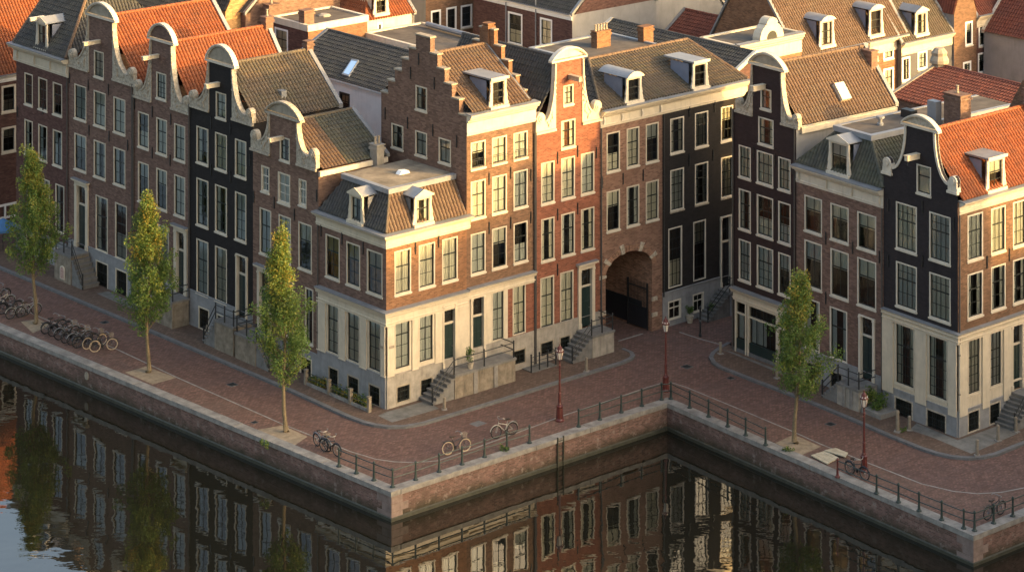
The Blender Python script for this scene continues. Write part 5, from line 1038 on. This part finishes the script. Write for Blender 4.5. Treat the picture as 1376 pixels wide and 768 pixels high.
m = MB(); m.lathe((0, 0, b0+.45), [(.25, 0), (.24, .05), (.14, .17), (.13, .22), (.15, .24), (.06, .32), (.03, .4), (.045, .43), (.01, .47)], 8); m.build('cap', 'redpaint', la)
for i in range(8): a = i*math.pi/4; m = MB(); m.prism(Fr(Vector((.19*math.cos(a), .19*math.sin(a), 0)), Vector((-math.sin(a), math.cos(a), 0)), Vector((math.cos(a), math.sin(a), 0)), 1), [(-.05, b0+.46), (.05, b0+.46), (.03, b0+.57), (0, b0+.6), (-.03, b0+.57)], 0, .02); m.build('crest', 'lampglass', la)
for i, (x, y, lab) in enumerate(((752, 565, 'red street lamp standing before the long stoop, leftmost of three'), (894.5, 525, 'red street lamp at the inner canal corner before the archway'), (1161, 633, 'red street lamp with a bicycle leaning on it, rightmost of three'))):
    o = lp if i == 0 else dup(lp); o.location = G(x, y, 0); o['label'] = lab; o.rotation_euler.z = i*.5
# ---------------------------------------------------------------- trees
def tree(label, x, y, h, cz, rmax, seed, lean=(0, 0), cl=185, sun_gold=.3, n0=72):
    p = G(x, y, 0); t = thing('young_elm_tree', label, 'tree', p, 'slim young trees along the quay'); rn = random.Random(seed); L = Vector((lean[0], lean[1], 0))
    ax = lambda z: p+L*(z/h)+Vector((.10*math.sin(z*.9+seed), .10*math.cos(z*.7+seed), z)) if z > 0 else p+Vector((0, 0, z))
    m = MB(); zs_ = [0, .15, .6]+[cz*.5, cz, cz+(h-cz)*.3, cz+(h-cz)*.6, h*.96]; rr = [.20, .15, .125, .115, .10, .075, .045, .012]; m.tube([ax(z) for z in zs_], rr, 9); tr = m.build('trunk', 'bark', t, smooth=True)
    env = lambda q: rmax*((q/.28)**.55 if q < .28 else (1-((q-.28)/.74)**1.35)**.9 if q < 1.0 else .05)
    pts = []; nb = 46
    for i in range(nb):
        q0 = (i/nb)**1.05*.86; a = i*2.39996+rn.uniform(-.5, .5); z0_ = cz-.1+(h-cz)*q0; ln_ = (h-cz)*rn.uniform(.16, .30); q1 = min(.99, q0+ln_/(h-cz)*.75); r1 = env(q1)*rn.uniform(.6, 1.15)*(1+.22*math.sin(2*a+z0_*1.4+seed*2)); dv = Vector((math.cos(a), math.sin(a), 0))
        z1_ = cz+(h-cz)*q1; b0_ = ax(z0_); e = ax(z1_)+dv*r1; mid = b0_.lerp(e, .5)+dv*r1*.12; m = MB(); m.tube([b0_, mid, e], [.035*(1.1-q0), .02, .006], 5); m.build('limb', 'bark', tr)
        for s_ in (.45, .7, .92, 1.05): pts.append(b0_.lerp(mid, s_*2) if s_ < .5 else mid.lerp(e, s_*2-1)+Vector((rn.gauss(0, .14), rn.gauss(0, .14), rn.gauss(0, .18))))
    for _ in range(cl-nb*2): q = rn.random()**.8; a = rn.uniform(0, 6.28); pts.append(ax(cz+(h-cz)*q*.97)+Vector((math.cos(a), math.sin(a), 0))*env(q)*rn.uniform(.2, 1.0))
    top = [q for q in pts if q.z > cz+(h-cz)*(1-sun_gold)]; low = [q for q in pts if q.z <= cz+(h-cz)*(1-sun_gold)]
    a = leaves('crown', [0, 0, 1, 0, 0, 2], low, n0, .05, .092, .36, parent=t, seed=seed, flat=1.25); b = leaves('crown', [0, 2, 0, 2, 0, 3], top, n0, .048, .088, .33, parent=t, seed=seed+50, flat=1.4)  # upper crown mixed yellower: sunlight put into leaf colour, plus some yellow leaves
    me = a.data; bm = bmesh.new(); bm.from_mesh(me); bm.from_mesh(b.data); bm.to_mesh(me); bm.free(); bpy.data.objects.remove(b)
    return t
tree('slim tree at the left edge with a sunlit golden top, beside parked bicycles', 46.5, 435, 11.0, 2.9, 1.62, 1, sun_gold=.5, lean=(-.1, 0))
tree('slim sunlit golden topped tree before the narrow plum house, second from left', 199, 500, 10.6, 2.5, 1.66, 2, sun_gold=.45)
tree('slim green tree before the corner house, third from left', 384.5, 580, 11.3, 2.7, 1.62, 3, sun_gold=.35, lean=(-.35, 0))
tree('slim green tree before the shop front on the right quay', 1069, 595.5, 9.5, 2.5, 1.62, 4, sun_gold=.3, lean=(.3, 0), cl=135, n0=58)
# ---------------------------------------------------------------- bicycles
BG_ = 'bicycles parked along the quay'
def wheel(bk, x, ty, nm='wheel'):
    r = .335; m = MB(); n = 22
    m.tube([(x+r*math.cos(i*2*math.pi/n), 0, r+.005+r*math.sin(i*2*math.pi/n)*.985) for i in range(n+1)], .034, 6, cap=False); w = m.build(nm, ty, bk)
    m = MB(); m.tube([(x+(r-.03)*math.cos(i*2*math.pi/n), 0, r+(r-.03)*math.sin(i*2*math.pi/n)) for i in range(n+1)], .011, 5, cap=False); m.build('rim', 'chrome', w)
    m = MB()
    for i in range(12): a = i*math.pi/6; m.tube([(x, 0, r), (x+(r-.03)*math.cos(a), 0, r+(r-.03)*math.sin(a))], .005, 3)
    m.tube([(x, -.05, r), (x, .05, r)], .03, 6); m.build('spokes', 'chrome', w)
def bicycle(label, paint, ty, basket=False):
    b = local('bicycle', label, 'bicycle', BG_); r = .34; wheel(b, -.53, ty); wheel(b, .55, ty)
    m = MB(); bb = (-.06, 0, .29); st = (-.22, 0, .78); hd = (.36, 0, .86); hb_ = (.40, 0, .70)
    for a, c, q in ((st, bb, .026), (bb, hb_, .028), ((-.19, 0, .62), (.37, 0, .80), .026)): m.tube([a, c], q, 6)
    for s_ in (-.05, .05): m.tube([bb, (-.53, s_, r)], .012, 5); m.tube([(-.2, 0, .70), (-.53, s_, r)], .010, 5); m.tube([hb_, (.46, s_, .60), (.55, s_, r)], .013, 5)
    m.tube([hb_, hd], .022, 6); m.build('frame', paint, b)
    for x in (-.53, .55):
        m = MB(); m.tube([(x+.385*math.cos(a*.22), 0, r+.385*math.sin(a*.22)) for a in range(1, 14)], .032, 4); m.build('mudguard', paint, b)
    m = MB(); m.tube([(.36, 0, .86), (.34, 0, 1.02)], .014, 6); m.tube([(.10, -.29, 1.06), (.24, -.27, 1.10), (.34, -.1, 1.05), (.34, .1, 1.05), (.24, .27, 1.10), (.10, .29, 1.06)], .02, 6); m.build('handlebar', 'chrome', b)
    m = MB(); m.tube([(-.22, 0, .78), (-.245, 0, .88)], .014, 6); m.build('seat_post', 'chrome', b)
    m = MB(); m.prism(WORLD, [(-.38, .88), (-.36, .95), (-.22, .94), (-.04, .93), (-.04, .90), (-.2, .87)], -.045, .045); m.prism(WORLD, [(-.38, .885), (-.36, .955), (-.24, .945), (-.22, .89)], -.1, .1); m.build('saddle', 'leather', b)
    m = MB()
    for y in (-.07, 0, .07): m.tube([(-.30, y, .72), (-.86, y, .74)], .008, 4)
    for y in (-.07, .07): m.tube([(-.80, y, .74), (-.53, y, r)], .008, 4)
    m.build('carrier', 'iron', b); m = MB(); m.lathe((0, 0, 0), [(.0, -.01), (.10, -.01), (.10, .01), (.0, .01)], 12)
    m.v = [Vector((v.x-.06, v.z+.06, v.y+.29)) for v in m.v]; m.tube([(-.06, .05, .29), (.0, .06, .13)], .011, 5); m.tube([(-.06, -.06, .29), (-.12, -.07, .45)], .011, 5); m.box(WORLD, -.05, .05, -.14, -.05, .115, .14); m.box(WORLD, -.17, -.07, .06, .15, .435, .46); m.build('crank', 'iron', b)
    m = MB(); m.tube([(-.30, -.05, .28), (-.38, -.22, .01)], .011, 5); m.build('kickstand', 'iron', b)
    if basket:
        m = MB()
        for k in range(4): z = .80+k*.07; e = .13+k*.014; m.tube([(.48-e*.8, -e, z), (.48+e, -e, z), (.48+e, e, z), (.48-e*.8, e, z), (.48-e*.8, -e, z)], .008, 4)
        for k in range(10): a = k*.628; m.tube([(.49+.13*math.cos(a), .13*math.sin(a), .80), (.49+.17*math.cos(a), .17*math.sin(a), 1.02)], .006, 4)
        m.build('basket', 'sandstone', b)
    return b
PR = [bicycle('x', 'bikeblack', 'rubber'), bicycle('x', 'bikeblack', 'rubberw', True), bicycle('x', 'bikegrey', 'rubber', True), bicycle('x', 'bikepale', 'rubber')]; used = [False]*4
bikes = [(3, 413, 3, 35, 'pale bicycle at the left edge of the photo by the first tree'), (13, 420, 0, 30, 'black bicycle second from the left edge by the first tree'), (24, 426, 3, 38, 'pale bicycle standing just left of the first tree'), (38, 424, 2, 32, 'grey bicycle with a basket behind the first tree trunk'), (-2, 404, 0, 40, 'black bicycle cut off by the left edge of the photo'),
         (72, 446, 0, 36, 'black bicycle at the left end of the cluster right of the first tree'), (81, 449, 0, 40, 'black bicycle second from left in the parked cluster'), (90, 454, 2, 34, 'grey bicycle with a basket, third from left in the parked cluster'), (98, 458, 0, 41, 'black bicycle in the middle of the parked cluster'), (107, 461, 2, 36, 'grey basket bicycle just right of the cluster middle'), (115, 465, 0, 31, 'black bicycle third from the right end of the cluster'), (127, 466, 1, 42, 'black bicycle with pale tyres, second from the right end of the cluster'), (139, 471, 1, 22, 'pale tyred bicycle seen broadside at the right end of the cluster'),
         (433, 602, 2, -52, 'grey bicycle leaning at the railing end beside the third tree'), (444, 609, 0, -44, 'black bicycle against the first railing post, just right of the grey one'), (613.5, 608, 1, 28, 'pale tyred bicycle leaning on the railing, left of the crossing canal ladder'), (678, 586, 3, 212, 'pale bicycle leaning on the railing left of the ladder, nearer the lamp'), (1152, 640, 0, -50, 'black bicycle leaning against the red post and right street lamp'), (1336, 694, 0, 41, 'dark bicycle leaning on the railing at the right canal corner')]
f = bf(519, 806); t = thing('area_railing', 'short black iron railing round the basement light of the red house', 'railing', f.P(f.u(716), .9, KH)); a_, b_ = f.u(700), f.u(733)
for k in range(4): m = MB(); u = a_+(b_-a_)*k/3; m.tube([f.P(u, .95, KH), f.P(u, .95, KH+1.0)], .045, 6); m.lathe(f.P(u, .95, KH+1.0), [(.03, 0), (.06, .03), (.06, .08), (.01, .12)], 8); m.build('post', 'iron', t)
for z in (.35, .62, .9): m = MB(); m.tube([f.P(a_, .95, KH+z), f.P(b_, .95, KH+z), f.P(b_, .1, KH+z)], .022, 5); m.build('rail', 'iron', t)
m = MB(); m.box(f, a_, b_, .1, 1.05, KH+.005, KH+.05); m.build('slab', 'slab', t)
rn = random.Random(11)
for x, y, k, a, lab in bikes:
    o = PR[k] if not used[k] else dup(PR[k]); used[k] = True; z = KH if 640 < x < 740 and y < 530 else .008
    if x > 1300 or 1140 < x < 1160 or x in (433,): z = .06 if x > 1300 else .02
    o.location = G(x, y, z); o.rotation_euler = (R(rn.uniform(-4, 4)), 0, R(a)); o['label'] = lab
for i, (x, y, lab) in enumerate(((677, 606, 'green weeds sprouting at a railing post left of the ladder'), (356, 598, 'weeds along the coping below the third tree'), (1213, 581, 'yellowish weeds at the foot of the tall capped post'), (1060, 607, 'weeds beside the fourth tree pit'))):
    p_ = G(x, y, .03); rw = random.Random(i); tag(leaves('weeds', [0, 1, 2], [p_+Vector((rw.uniform(-.25, .25), rw.uniform(-.25, .25), rw.uniform(.02, .22))) for _ in range(7)], 26, .03, .07, .15, origin=p_, seed=i), lab, 'weeds', 'weeds on the quay')
# ---------------------------------------------------------------- odds and ends by the water and the left alley
bt = thing('worn_boards', 'pale worn boards lying on the quay between the fourth tree and the right lamp', 'boards', G(1110, 615)); rnb = random.Random(2)
for px, z in (([(1089.6, 613.5), (1109, 606.5), (1127, 616), (1111.5, 625)], .03), ([(1108, 608), (1123, 604.5), (1139.6, 611), (1136, 617)], .09)):
    P = [G(*p) for p in px]; n = 4
    for i in range(n): m = MB(); q = [P[0].lerp(P[1], (i+.05)/n), P[0].lerp(P[1], (i+.95)/n), P[3].lerp(P[2], (i+.95)/n), P[3].lerp(P[2], (i+.05)/n)]; zz = z+rnb.uniform(0, .02); m.slabpoly([(p.x, p.y) for p in q], zz, zz+.05); m.build('board', 'board', bt)
p = G(79, 347, KH); t = thing('covered_scooter', 'scooter under a black tarpaulin left of the poster stoop', 'scooter', p); f = Fr(p, TA, NA, 1); m = MB()
sec = [(-1.0, .45, .15), (-.9, .85, .22), (-.6, .95, .26), (-.2, 1.0, .28), (.3, 1.02, .30), (.7, 1.35, .36), (.85, 1.3, .30), (1.0, .8, .16)]; rows = []
for u, h, w_ in sec:
    for a in range(9): th = math.pi*a/8; rows.append(f.P(u, -math.cos(th)*w_, KH+.28+(h-.28)*math.sin(th)**.7)-Vector((0, 0, 0)))
m.add(rows, [(i*9+j, i*9+j+1, (i+1)*9+j+1, (i+1)*9+j) for i in range(7) for j in range(8)]); m.build('tarpaulin', 'tarp', t, smooth=True)
for u in (-.75, .75): m = MB(); m.tube([f.P(u+.26*math.cos(i*.393), 0, KH+.30+.26*math.sin(i*.393)) for i in range(17)], .05, 6, cap=False); m.tube([f.P(u, -.06, KH+.3), f.P(u, .06, KH+.3)], .08, 8); m.build('wheel', 'rubber', t)
p = G(4, 338, 0); t = thing('cafe_parasol', 'blue cafe parasol in the alley at the left edge', 'parasol', p); m = MB(); m.tube([p, p+Vector((0, 0, 2.3))], .025, 6); m.build('pole', 'iron', t); m = MB(); n = 8; c = p+Vector((0, 0, 2.35)); m.add([c]+[p+Vector((1.15*math.cos(i*math.pi/4), 1.15*math.sin(i*math.pi/4), 1.75)) for i in range(n)]+[p+Vector((1.15*math.cos(i*math.pi/4), 1.15*math.sin(i*math.pi/4), 1.58)) for i in range(n)], [(0, i+1, (i+1) % n+1) for i in range(n)]+[(i+1, (i+1) % n+1, (i+1) % n+1+n, i+1+n) for i in range(n)]); m.build('canopy', 'bluecloth', t)
m = MB(); m.lathe(p, [(.28, 0), (.28, .06), (.05, .09)], 10); m.build('base', 'iron', t)
# ================================================================ HOUSES BEHIND THE ROW
BGG = 'houses standing behind the quay row'
def bgh(label, fr, D, ze, zr, kind, wall, roof, wins=(), nc=2, fm='white', corn=None, name='rear_house', d=None, hipl=0, hipr=0, cop='lead', sw=None, lr=2, sidewall=None, cur=None, v0=.15):
    r = thing(name, label, 'house', fr.P(fr.w/2, 0, 0), BGG); r['wallmat'] = wall; Fa = Face(r, fr, nc=nc, fm=fm)
    for w_ in wins: Fa.win(*w_, lr=lr, fw=.15, **({'cur': cur} if cur else {}))
    body(r, wall, fr, D, [(fr, rect(0, fr.w, 0, ze) if kind != 'perp' else [(0, 0), (fr.w, 0), (fr.w, ze), (fr.w/2, zr), (0, ze)], Fa.holes)], ze, sides=sidewall is None)
    if sidewall:
        e = .004; w = fr.w; P = fr.P; m = MB(); m.quad(P(e, 0, 0), P(e, -D, 0), P(e, -D, ze), P(e, 0, ze)); m.quad(P(w-e, 0, 0), P(w-e, -D, 0), P(w-e, -D, ze), P(w-e, 0, ze)); m.quad(P(e, -D, 0), P(w-e, -D, 0), P(w-e, -D, ze), P(e, -D, ze)); m.build('side_wall', sidewall, r)
    if kind == 'perp': gable_roof(r, fr, D, ze, zr, roof, v0=0, cop=cop)
    elif kind == 'eave': eave_roof(r, fr, D, ze, zr, roof, d=d, hipl=hipl, hipr=hipr, cop=cop, v0=v0)
    elif kind == 'flat':
        m = MB(); m.box(fr, .08, fr.w-.08, -D+.08, -.08, ze-.2, ze+.02); o = m.build('flat_roof', roof, r); m = MB(); P = fr.P; m.sweep([P(0, -D, 0), P(0, 0, 0), P(fr.w, 0, 0), P(fr.w, -D, 0), P(0, -D, 0)], [(-.2, ze), (.06, ze-.35), (.08, ze-.35), (.08, ze+.12), (-.2, ze+.12)]); m.build('fascia', corn or 'creamw', o)
    if corn and kind in ('eave', 'perp'): cornice(r, [fr.P(0, 0, 0), fr.P(fr.w, 0, 0)], ze-corn[0], ze, corn[1], mats=(corn[2], 'lead'))
    return r, Fa
def zd(x, y, d): return H-(y-YH)/F*d
def atd(x, y, d, t, x0, x1): return Fr.at(x, y, zd(x, y, d), t, x0, x1), zd(x, y, d)
# left alley house with the big orange roof
f, ze = atd(24, 98, 191.7, TB, -95, 104); r, Fa = bgh('dark red house with a huge orange tiled roof across the left alley', f, 15, ze, ze+9.5, 'eave', 'brick_darkred', 't_orange', [(2, 21.5, 116, 152), (2, 21.5, 172, 206), (-28, -9, 126, 162), (-28, -9, 182, 216)], fm='creamw', d=8, corn=(.5, .25, 'white'))
m = MB(); u0_, u1_ = f.u(-30), f.u(24); zz = f.z(10, 285); [m.box(f, u0_, u1_, .02, .12, zz-1.3+k*.9, zz-1.15+k*.9) for k in range(3)]; [m.box(f, u0_+(u1_-u0_)*k/3-.06, u0_+(u1_-u0_)*k/3+.06, .02, .125, 0, zz+.6) for k in range(4)]; m.build('shop_front', 'white', r)
# yellow gable and cream house
f, ze = atd(304, 16, 200, TB, 303, 362); bgh('yellow brick gable house glowing in the sun behind the orange roofs', f, 9, ze, ze+3.4, 'perp', 'brick_yellow', 't_dark', cop='creamw')
f, ze = atd(350, -20, 203.5, TB, 337, 415); bgh('cream plastered house with tall windows behind the orange roofs', f, 8, ze+2, ze+6, 'eave', 'cream', 't_dark', [(349, 366, -40, 24), (380, 394, -40, 14)], fm='creamw', corn=(.6, .3, 'creamw'))
f, ze = atd(390, 30, 198.6, TA, 366, 414); r, Fa = bgh('brown brick annexe with a flat felt roof and cream fascia behind the mottled roof', f, 5.6, ze, ze, 'flat', 'brick_darkred', 'felt', [(369, 387, 36, 74)], corn='creamw', sidewall='brick_orange')
m = MB(); c = f.P(f.w*.5, -3.2, ze); m.lathe(c, [(.5, 0), (.5, .1), (.3, .2)], 8); m.build('vent_cowl', 'plinthw', r); chimney(r, f.P(f.w-1.0, -.6, 0), .9, .7, ze-.4, ze+1.0, mat='brick_pink', pots=0); chimney(r, f.P(-.4, -.2, 0), 1.0, .8, ze-2, ze+.9, mat='brick_brown', pots=1)
# dark roof over a white wall
f, ze = atd(470, 111, 180.5, TA, 386, 540); rpz = (Fr(f.P(0, -3.6, 0), TA, NA, 1).z(418.5, 37)+Fr(f.P(0, -3.6, 0), TA, NA, 1).z(549, 68))/2
r, Fa = bgh('white walled house with a long dark tiled roof and a skylight', f, 7.2, ze, rpz, 'eave', 'whitew', 't_dark', [(456, 470, 122.5, 153)], d=3.6, cop='lead', fm='sash', corn=(.35, .12, 'white'))
a_, b_, c_ = f.P(0, 0, ze), f.P(f.w, 0, ze), f.P(0, -3.6, rpz); up = Vector((0, 0, .06)); skylight(r, [on_plane(x, y, a_+up, b_+up, c_+up) for x, y in ((473, 82.5), (484, 83), (469.5, 104), (459, 101))][::1] if False else [on_plane(x, y, a_+up, b_+up, c_+up) for x, y in ((474, 82.5), (483.5, 84), (470, 106), (460.5, 103))], .12, cap='zinc')
f, ze = atd(490, 29, 204, TB, 489, 556); r, Fa = bgh('white house with an orange hipped roof and white dormer', f, 9, ze, ze+4.2, 'eave', 'creamw', 't_orange', [(507, 514, 31, 42)], hipl=4.0, d=4.5, nc=1, cur='none', v0=.2); dormer(r, f, f.u(512), -.4, ze+.3, 1.2, 1.9, 2, 'flat', wm='creamw', cheek='creamw'); pipe(r, f, f.w-.1, 2, ze, m='lead')
f, ze = atd(560, 64, 196, TA, 490, 602); r, Fa = bgh('low block with a wide grey felt roof between white and brick houses', f, 5.6, ze, ze, 'flat', 'whitew', 'felt', corn='creamw'); m = MB(); m.tube([f.P(1.5, -4.9, ze+.3), f.P(f.w-.5, -4.6, ze+.3)], .2, 9); m.build('vent_duct', 'zinc', r)
f, ze = atd(606, -30, 213, TB, 572, 641); bgh('tan brick house with three white sash windows at the top edge', f, 9, ze+1, ze+5, 'eave', 'brick_step', 't_dark', [(579, 592.5, 15, 48), (599.5, 613.5, 11, 42), (619, 634.5, 8, 38.5)], sidewall='greywall', cur='none')
f, ze = atd(720, 9, 206, TA, 636, 769); r, Fa = bgh('dark brown brick house with tall white windows and white gutter at the top edge', f, 9, ze, ze+4, 'eave', 'brick_darkred', 't_dark', [(682.5, 702, 15, 57), (725.5, 742, 23, 60)], sidewall='greywall', corn=(.45, .25, 'white')); pipe(r, f, f.u(721), 4, ze+1.5, m='zinc'); pipe(r, f, f.u(681), 4, ze, m='zinc')
f, ze = atd(768, 80, 180.5, TA, 712, 792); r, Fa = bgh('flat grey roofed block with a brick chimney behind the red gable', f, 7.5, ze, ze, 'flat', 'brick_brown', 'felt', corn='zinc'); chimney(r, f.P(f.w*.45, -4.2, 0), 1.3, .6, ze, ze+1.1, mat='brick_orange', pots=5)
f, ze = atd(830, 92, 186, TA, 768, 960); rp = Fr(f.P(0, -4, 0), TA, NA, 1); zr_ = (rp.z(790, 21)+rp.z(934, 51))/2; r, Fa = bgh('house with a long dark grey tiled roof behind the archway house', f, 8, ze, zr_, 'eave', 'brick_darkred', 't_dark', d=4, cop='creamw'); chimney(r, f.P(f.u(848)-.2, -1.6, 0), .95, .6, ze, ze+2.9, mat='brick_orange', pots=0); pipe(r, f, f.u(811), ze, ze+2.6, m='zinc')
f, ze = atd(960, 98, 206, TA, 868, 1000); rp = Fr(f.P(0, -4.4, 0), TA, NA, 1); zr_ = (rp.z(902, 9)+rp.z(1000, 31))/2; bgh('house with a red brown tiled roof behind the yellow cornice', f, 6, ze, zr_, 'eave', 'brick_brown', 't_red', d=4.4, cop='lead')
f, ze = atd(850, 40, 222, TA, 838, 900); r, Fa = bgh('house with a dark tiled roof left of the red brown roof at the top edge', f, 8, ze, ze+5, 'eave', 'greywall', 't_moss', d=4, cop='creamw'); chimney(r, f.P(f.u(885), 1.0, 0), 1.0, .8, ze-2, ze+3.0, mat='brick_orange', pots=0)
f, ze = atd(815, 10, 216, TA, 772, 850); bgh('grey rendered house at the top edge right of the brown brick house', f, 8, ze+1.5, ze+6, 'eave', 'greywall', 't_dark', [(785, 800, -12, 14)], d=4)
f, ze = atd(960, 22, 224, TA, 900, 1040); bgh('dark roofed brick house at the top edge beyond the red brown roof', f, 9, ze, ze+4.6, 'eave', 'brick_orange', 't_moss', d=4.5)
# pediment house, dormer house and neighbours in the street behind
f, ze = atd(990, 63, 190, TB, 989, 1077); r, Fa = bgh('sunlit brick house with a small round pediment on its cream cornice', f, 3.6, ze, ze, 'flat', 'brick_orange', 'felt', [(1010, 1022, 118, 150)], corn='cream')
cornice(r, [f.P(0, 0, 0), f.P(f.w, 0, 0)], ze-1.35, ze+.1, .4)
m = MB(); uc = f.u(1034); m.prism(f, arc(uc, ze, 1.25, 1.35, 12), -.5, .25); m.prism(f, arc(uc, ze+1.25, .6, .45, 8), -.5, .3); o = m.build('pediment', 'cream', r); m = MB(); m.prism(f, arc(uc, ze+.12, .5, .6, 8), .25, .29); m.build('pediment_window', 'sash', o)
f, ze = atd(1071, 77, 195, TB, 1071, 1217); r, Fa = bgh('wide sunlit house with a brown tiled roof and two dormers', f, 9, ze, ze+6.5, 'eave', 'brick_orange', 't_brown', [(1166, 1180, 57, 84), (1187, 1201, 54, 81), (1187, 1201, 93, 126), (1166, 1179, 96, 128)], corn=(1.05, .42, 'cream'), d=5); dormer(r, f, f.u(1111), -.4, ze+.3, 1.4, 1.9, 2.2, 'arch', cheek='bluegrey', wm='creamw'); dormer(r, f, f.u(1177), -.4, ze+.3, 1.4, 2.0, 2.2, 'arch', cheek='bluegrey', wm='creamw')
f, ze = atd(1211, 58.5, 202, TB, 1211, 1279); r, Fa = bgh('grey house with a cream cornice and one dormer in the street behind', f, 9, ze, ze+6.0, 'eave', 'greydark', 't_mix', [(1212, 1223, 78, 110), (1252, 1266, 67, 90), (1233, 1246, 70, 94)], corn=(.95, .4, 'cream'), d=5); dormer(r, f, f.u(1238), -.4, ze+.3, 1.3, 1.7, 2.2, 'gable', cheek='bluegrey', wm='creamw')
f, ze = atd(1283, 20, 206, TB, 1282, 1312); bgh('narrow brown brick gable house with white edging near the top right', f, 10, ze, ze+3.4, 'perp', 'brick_step', 't_red', [(1297, 1307, 30, 62), (1294, 1305, 84, 98)], cop='creamw', sidewall='greywall')
f, ze = atd(1313, 22, 208, TB, 1312, 1351); bgh('dark brick house with cream cornice and four white windows near the top right', f, 9, ze, ze+4.5, 'eave', 'brick_darkred', 't_red', [(1315, 1325, 34, 63), (1331, 1341, 30, 58), (1314, 1324, 72, 99), (1330, 1341, 67, 97)], corn=(.9, .35, 'cream'))
f, ze = atd(1345, 47, 207, TA, 1322, 1420); bgh('grey rendered house with a red roof at the top right corner', f, 9, ze, ze+4.5, 'eave', 'greywall', 't_red', d=4.5, cop='creamw')
f, ze = atd(1255, -4, 214, TA, 1228, 1300); bgh('red roofed house at the top edge behind the grey dormer house', f, 9, ze-1, ze+4, 'eave', 'greywall', 't_red', d=4.5)
f, ze = atd(1270, 150, 171, TA2, 1196, 1420); rp = Fr(f.P(0, -4.6, 0), TA2, f.n, 1); zr_ = (rp.z(1237, 84)+rp.z(1376, 114))/2; r, Fa = bgh('house with a long red brown tiled roof behind the blue black corner house', f, 9.2, ze, zr_, 'eave', 'brick_brown', 't_red', d=4.6, cop='sandstone'); q = f.P(.1, -4.6, 0); m = MB(); m.lathe(q+Vector((0, 0, zr_-.3)), [(.5, 0), (.5, .4), (.65, .5), (.65, .7), (.5, 1.0), (.55, 1.2), (.3, 1.5)], 10); m.build('gable_finial', 'sandstone', r)
f, ze = atd(165, 6, 203, TA, 120, 225); bgh('house with a mottled brown roof peeping between the left gables', f, 9, ze-1.5, ze+3, 'eave', 'brick_brown', 't_mix', d=4.5); f, ze = atd(230, -8, 208, TA, 190, 330); bgh('house with a dark roof at the top edge behind the orange roofs', f, 9, ze, ze+4, 'eave', 'brick_brown', 't_dark', d=4.5)
# houses on the far side of the street, out of the picture to the right; their shade lies over the quay
fx = Fr(Vector((49, 109, 0)), Vector((.10, 1, 0)), Vector((-1, .10, 0)), 1)
for i, (a, b, ze, zr, wm, rm, lab) in enumerate(((0, 9, 19.2, 23.3, 'brick_plum', 't_dark', 'tall plum brick house across the street, outside the picture'), (9, 18, 19.0, 23.0, 'brick_red', 't_orange', 'tall red brick house across the street, outside the picture'), (18, 29.5, 18.6, 22.6, 'brick_brown', 't_red', 'broad brown brick house across the street, outside the picture'), (29.5, 40, 12.0, 15.6, 'brick_step', 't_brown', 'lower tan brick house across the street, outside the picture'), (40, 52, 12.0, 15.6, 'brick_plum', 't_dark', 'lower plum brick house across the street, outside the picture'))):
    f = Fr(fx.P(a, 0, 0), fx.t, fx.n*1.0, b-a); r = thing('street_house', lab, 'house', f.P(f.w/2, 0, 0), 'houses across the street'); r['wallmat'] = wm; Fa = Face(r, f, nc=2); Fa.kw['cur'] = 'none'
    for c in range(3):
        for k in range(3): u = f.w*(c+.5)/3; Fa.winm(u-.65, u+.65, 2.2+k*3.2, 4.5+k*3.2)
    body(r, wm, f, 10, [(f, rect(0, f.w, 0, ze), Fa.holes)], ze); eave_roof(r, f, 10, ze, zr, rm)
# ================================================================ light and camera
EL, AZ = 12.0, Vector((.93, -.37, 0)).normalized()      # low sun from the right
S = Vector((AZ.x*math.cos(R(EL)), AZ.y*math.cos(R(EL)), math.sin(R(EL))))
sl = bpy.data.lights.new('sun', 'SUN'); sl.energy = 2.0; sl.angle = R(1.4); sl.color = (1.0, .59, .18)
so = bpy.data.objects.new('sun', sl); C.objects.link(so); so.rotation_euler = S.to_track_quat('Z', 'Y').to_euler(); so.location = (60, 100, 80)
wd = bpy.data.worlds.new('World'); bpy.context.scene.world = wd; wd.use_nodes = True; nt = wd.node_tree
bg = nt.nodes['Background']; sk = nt.nodes.new('ShaderNodeTexSky'); sk.sky_type = 'NISHITA'; sk.sun_disc = False
sk.sun_elevation = R(EL); sk.sun_rotation = math.atan2(AZ.x, AZ.y); sk.air_density = 1.0; sk.dust_density = 8.0; sk.ozone_density = .2
nt.links.new(sk.outputs[0], bg.inputs[0]); bg.inputs[1].default_value = .15
cd = bpy.data.cameras.new('camera'); cam = bpy.data.objects.new('camera', cd); C.objects.link(cam)
cam.location = (0, 0, H); cam.rotation_euler = (R(90), 0, 0); cd.sensor_width = 36; cd.lens = 36*F/1376; cd.shift_y = (YH-384)/1376; cd.clip_end = 2000; cd.clip_start = 1
sc = bpy.context.scene; sc.camera = cam
sc.view_settings.view_transform = 'Standard'; sc.view_settings.look = 'None'; sc.view_settings.gamma = 1; sc.view_settings.exposure = 2.12
sc.cycles.max_bounces = 6; sc.cycles.diffuse_bounces = 3; sc.cycles.glossy_bounces = 3; sc.cycles.transparent_max_bounces = 8; sc.cycles.caustics_reflective = False; sc.cycles.caustics_refractive = False; sc.cycles.use_denoising = True
for o in bpy.data.objects:
    if '_o' in o: del o['_o']
    if 'wallmat' in o: del o['wallmat']
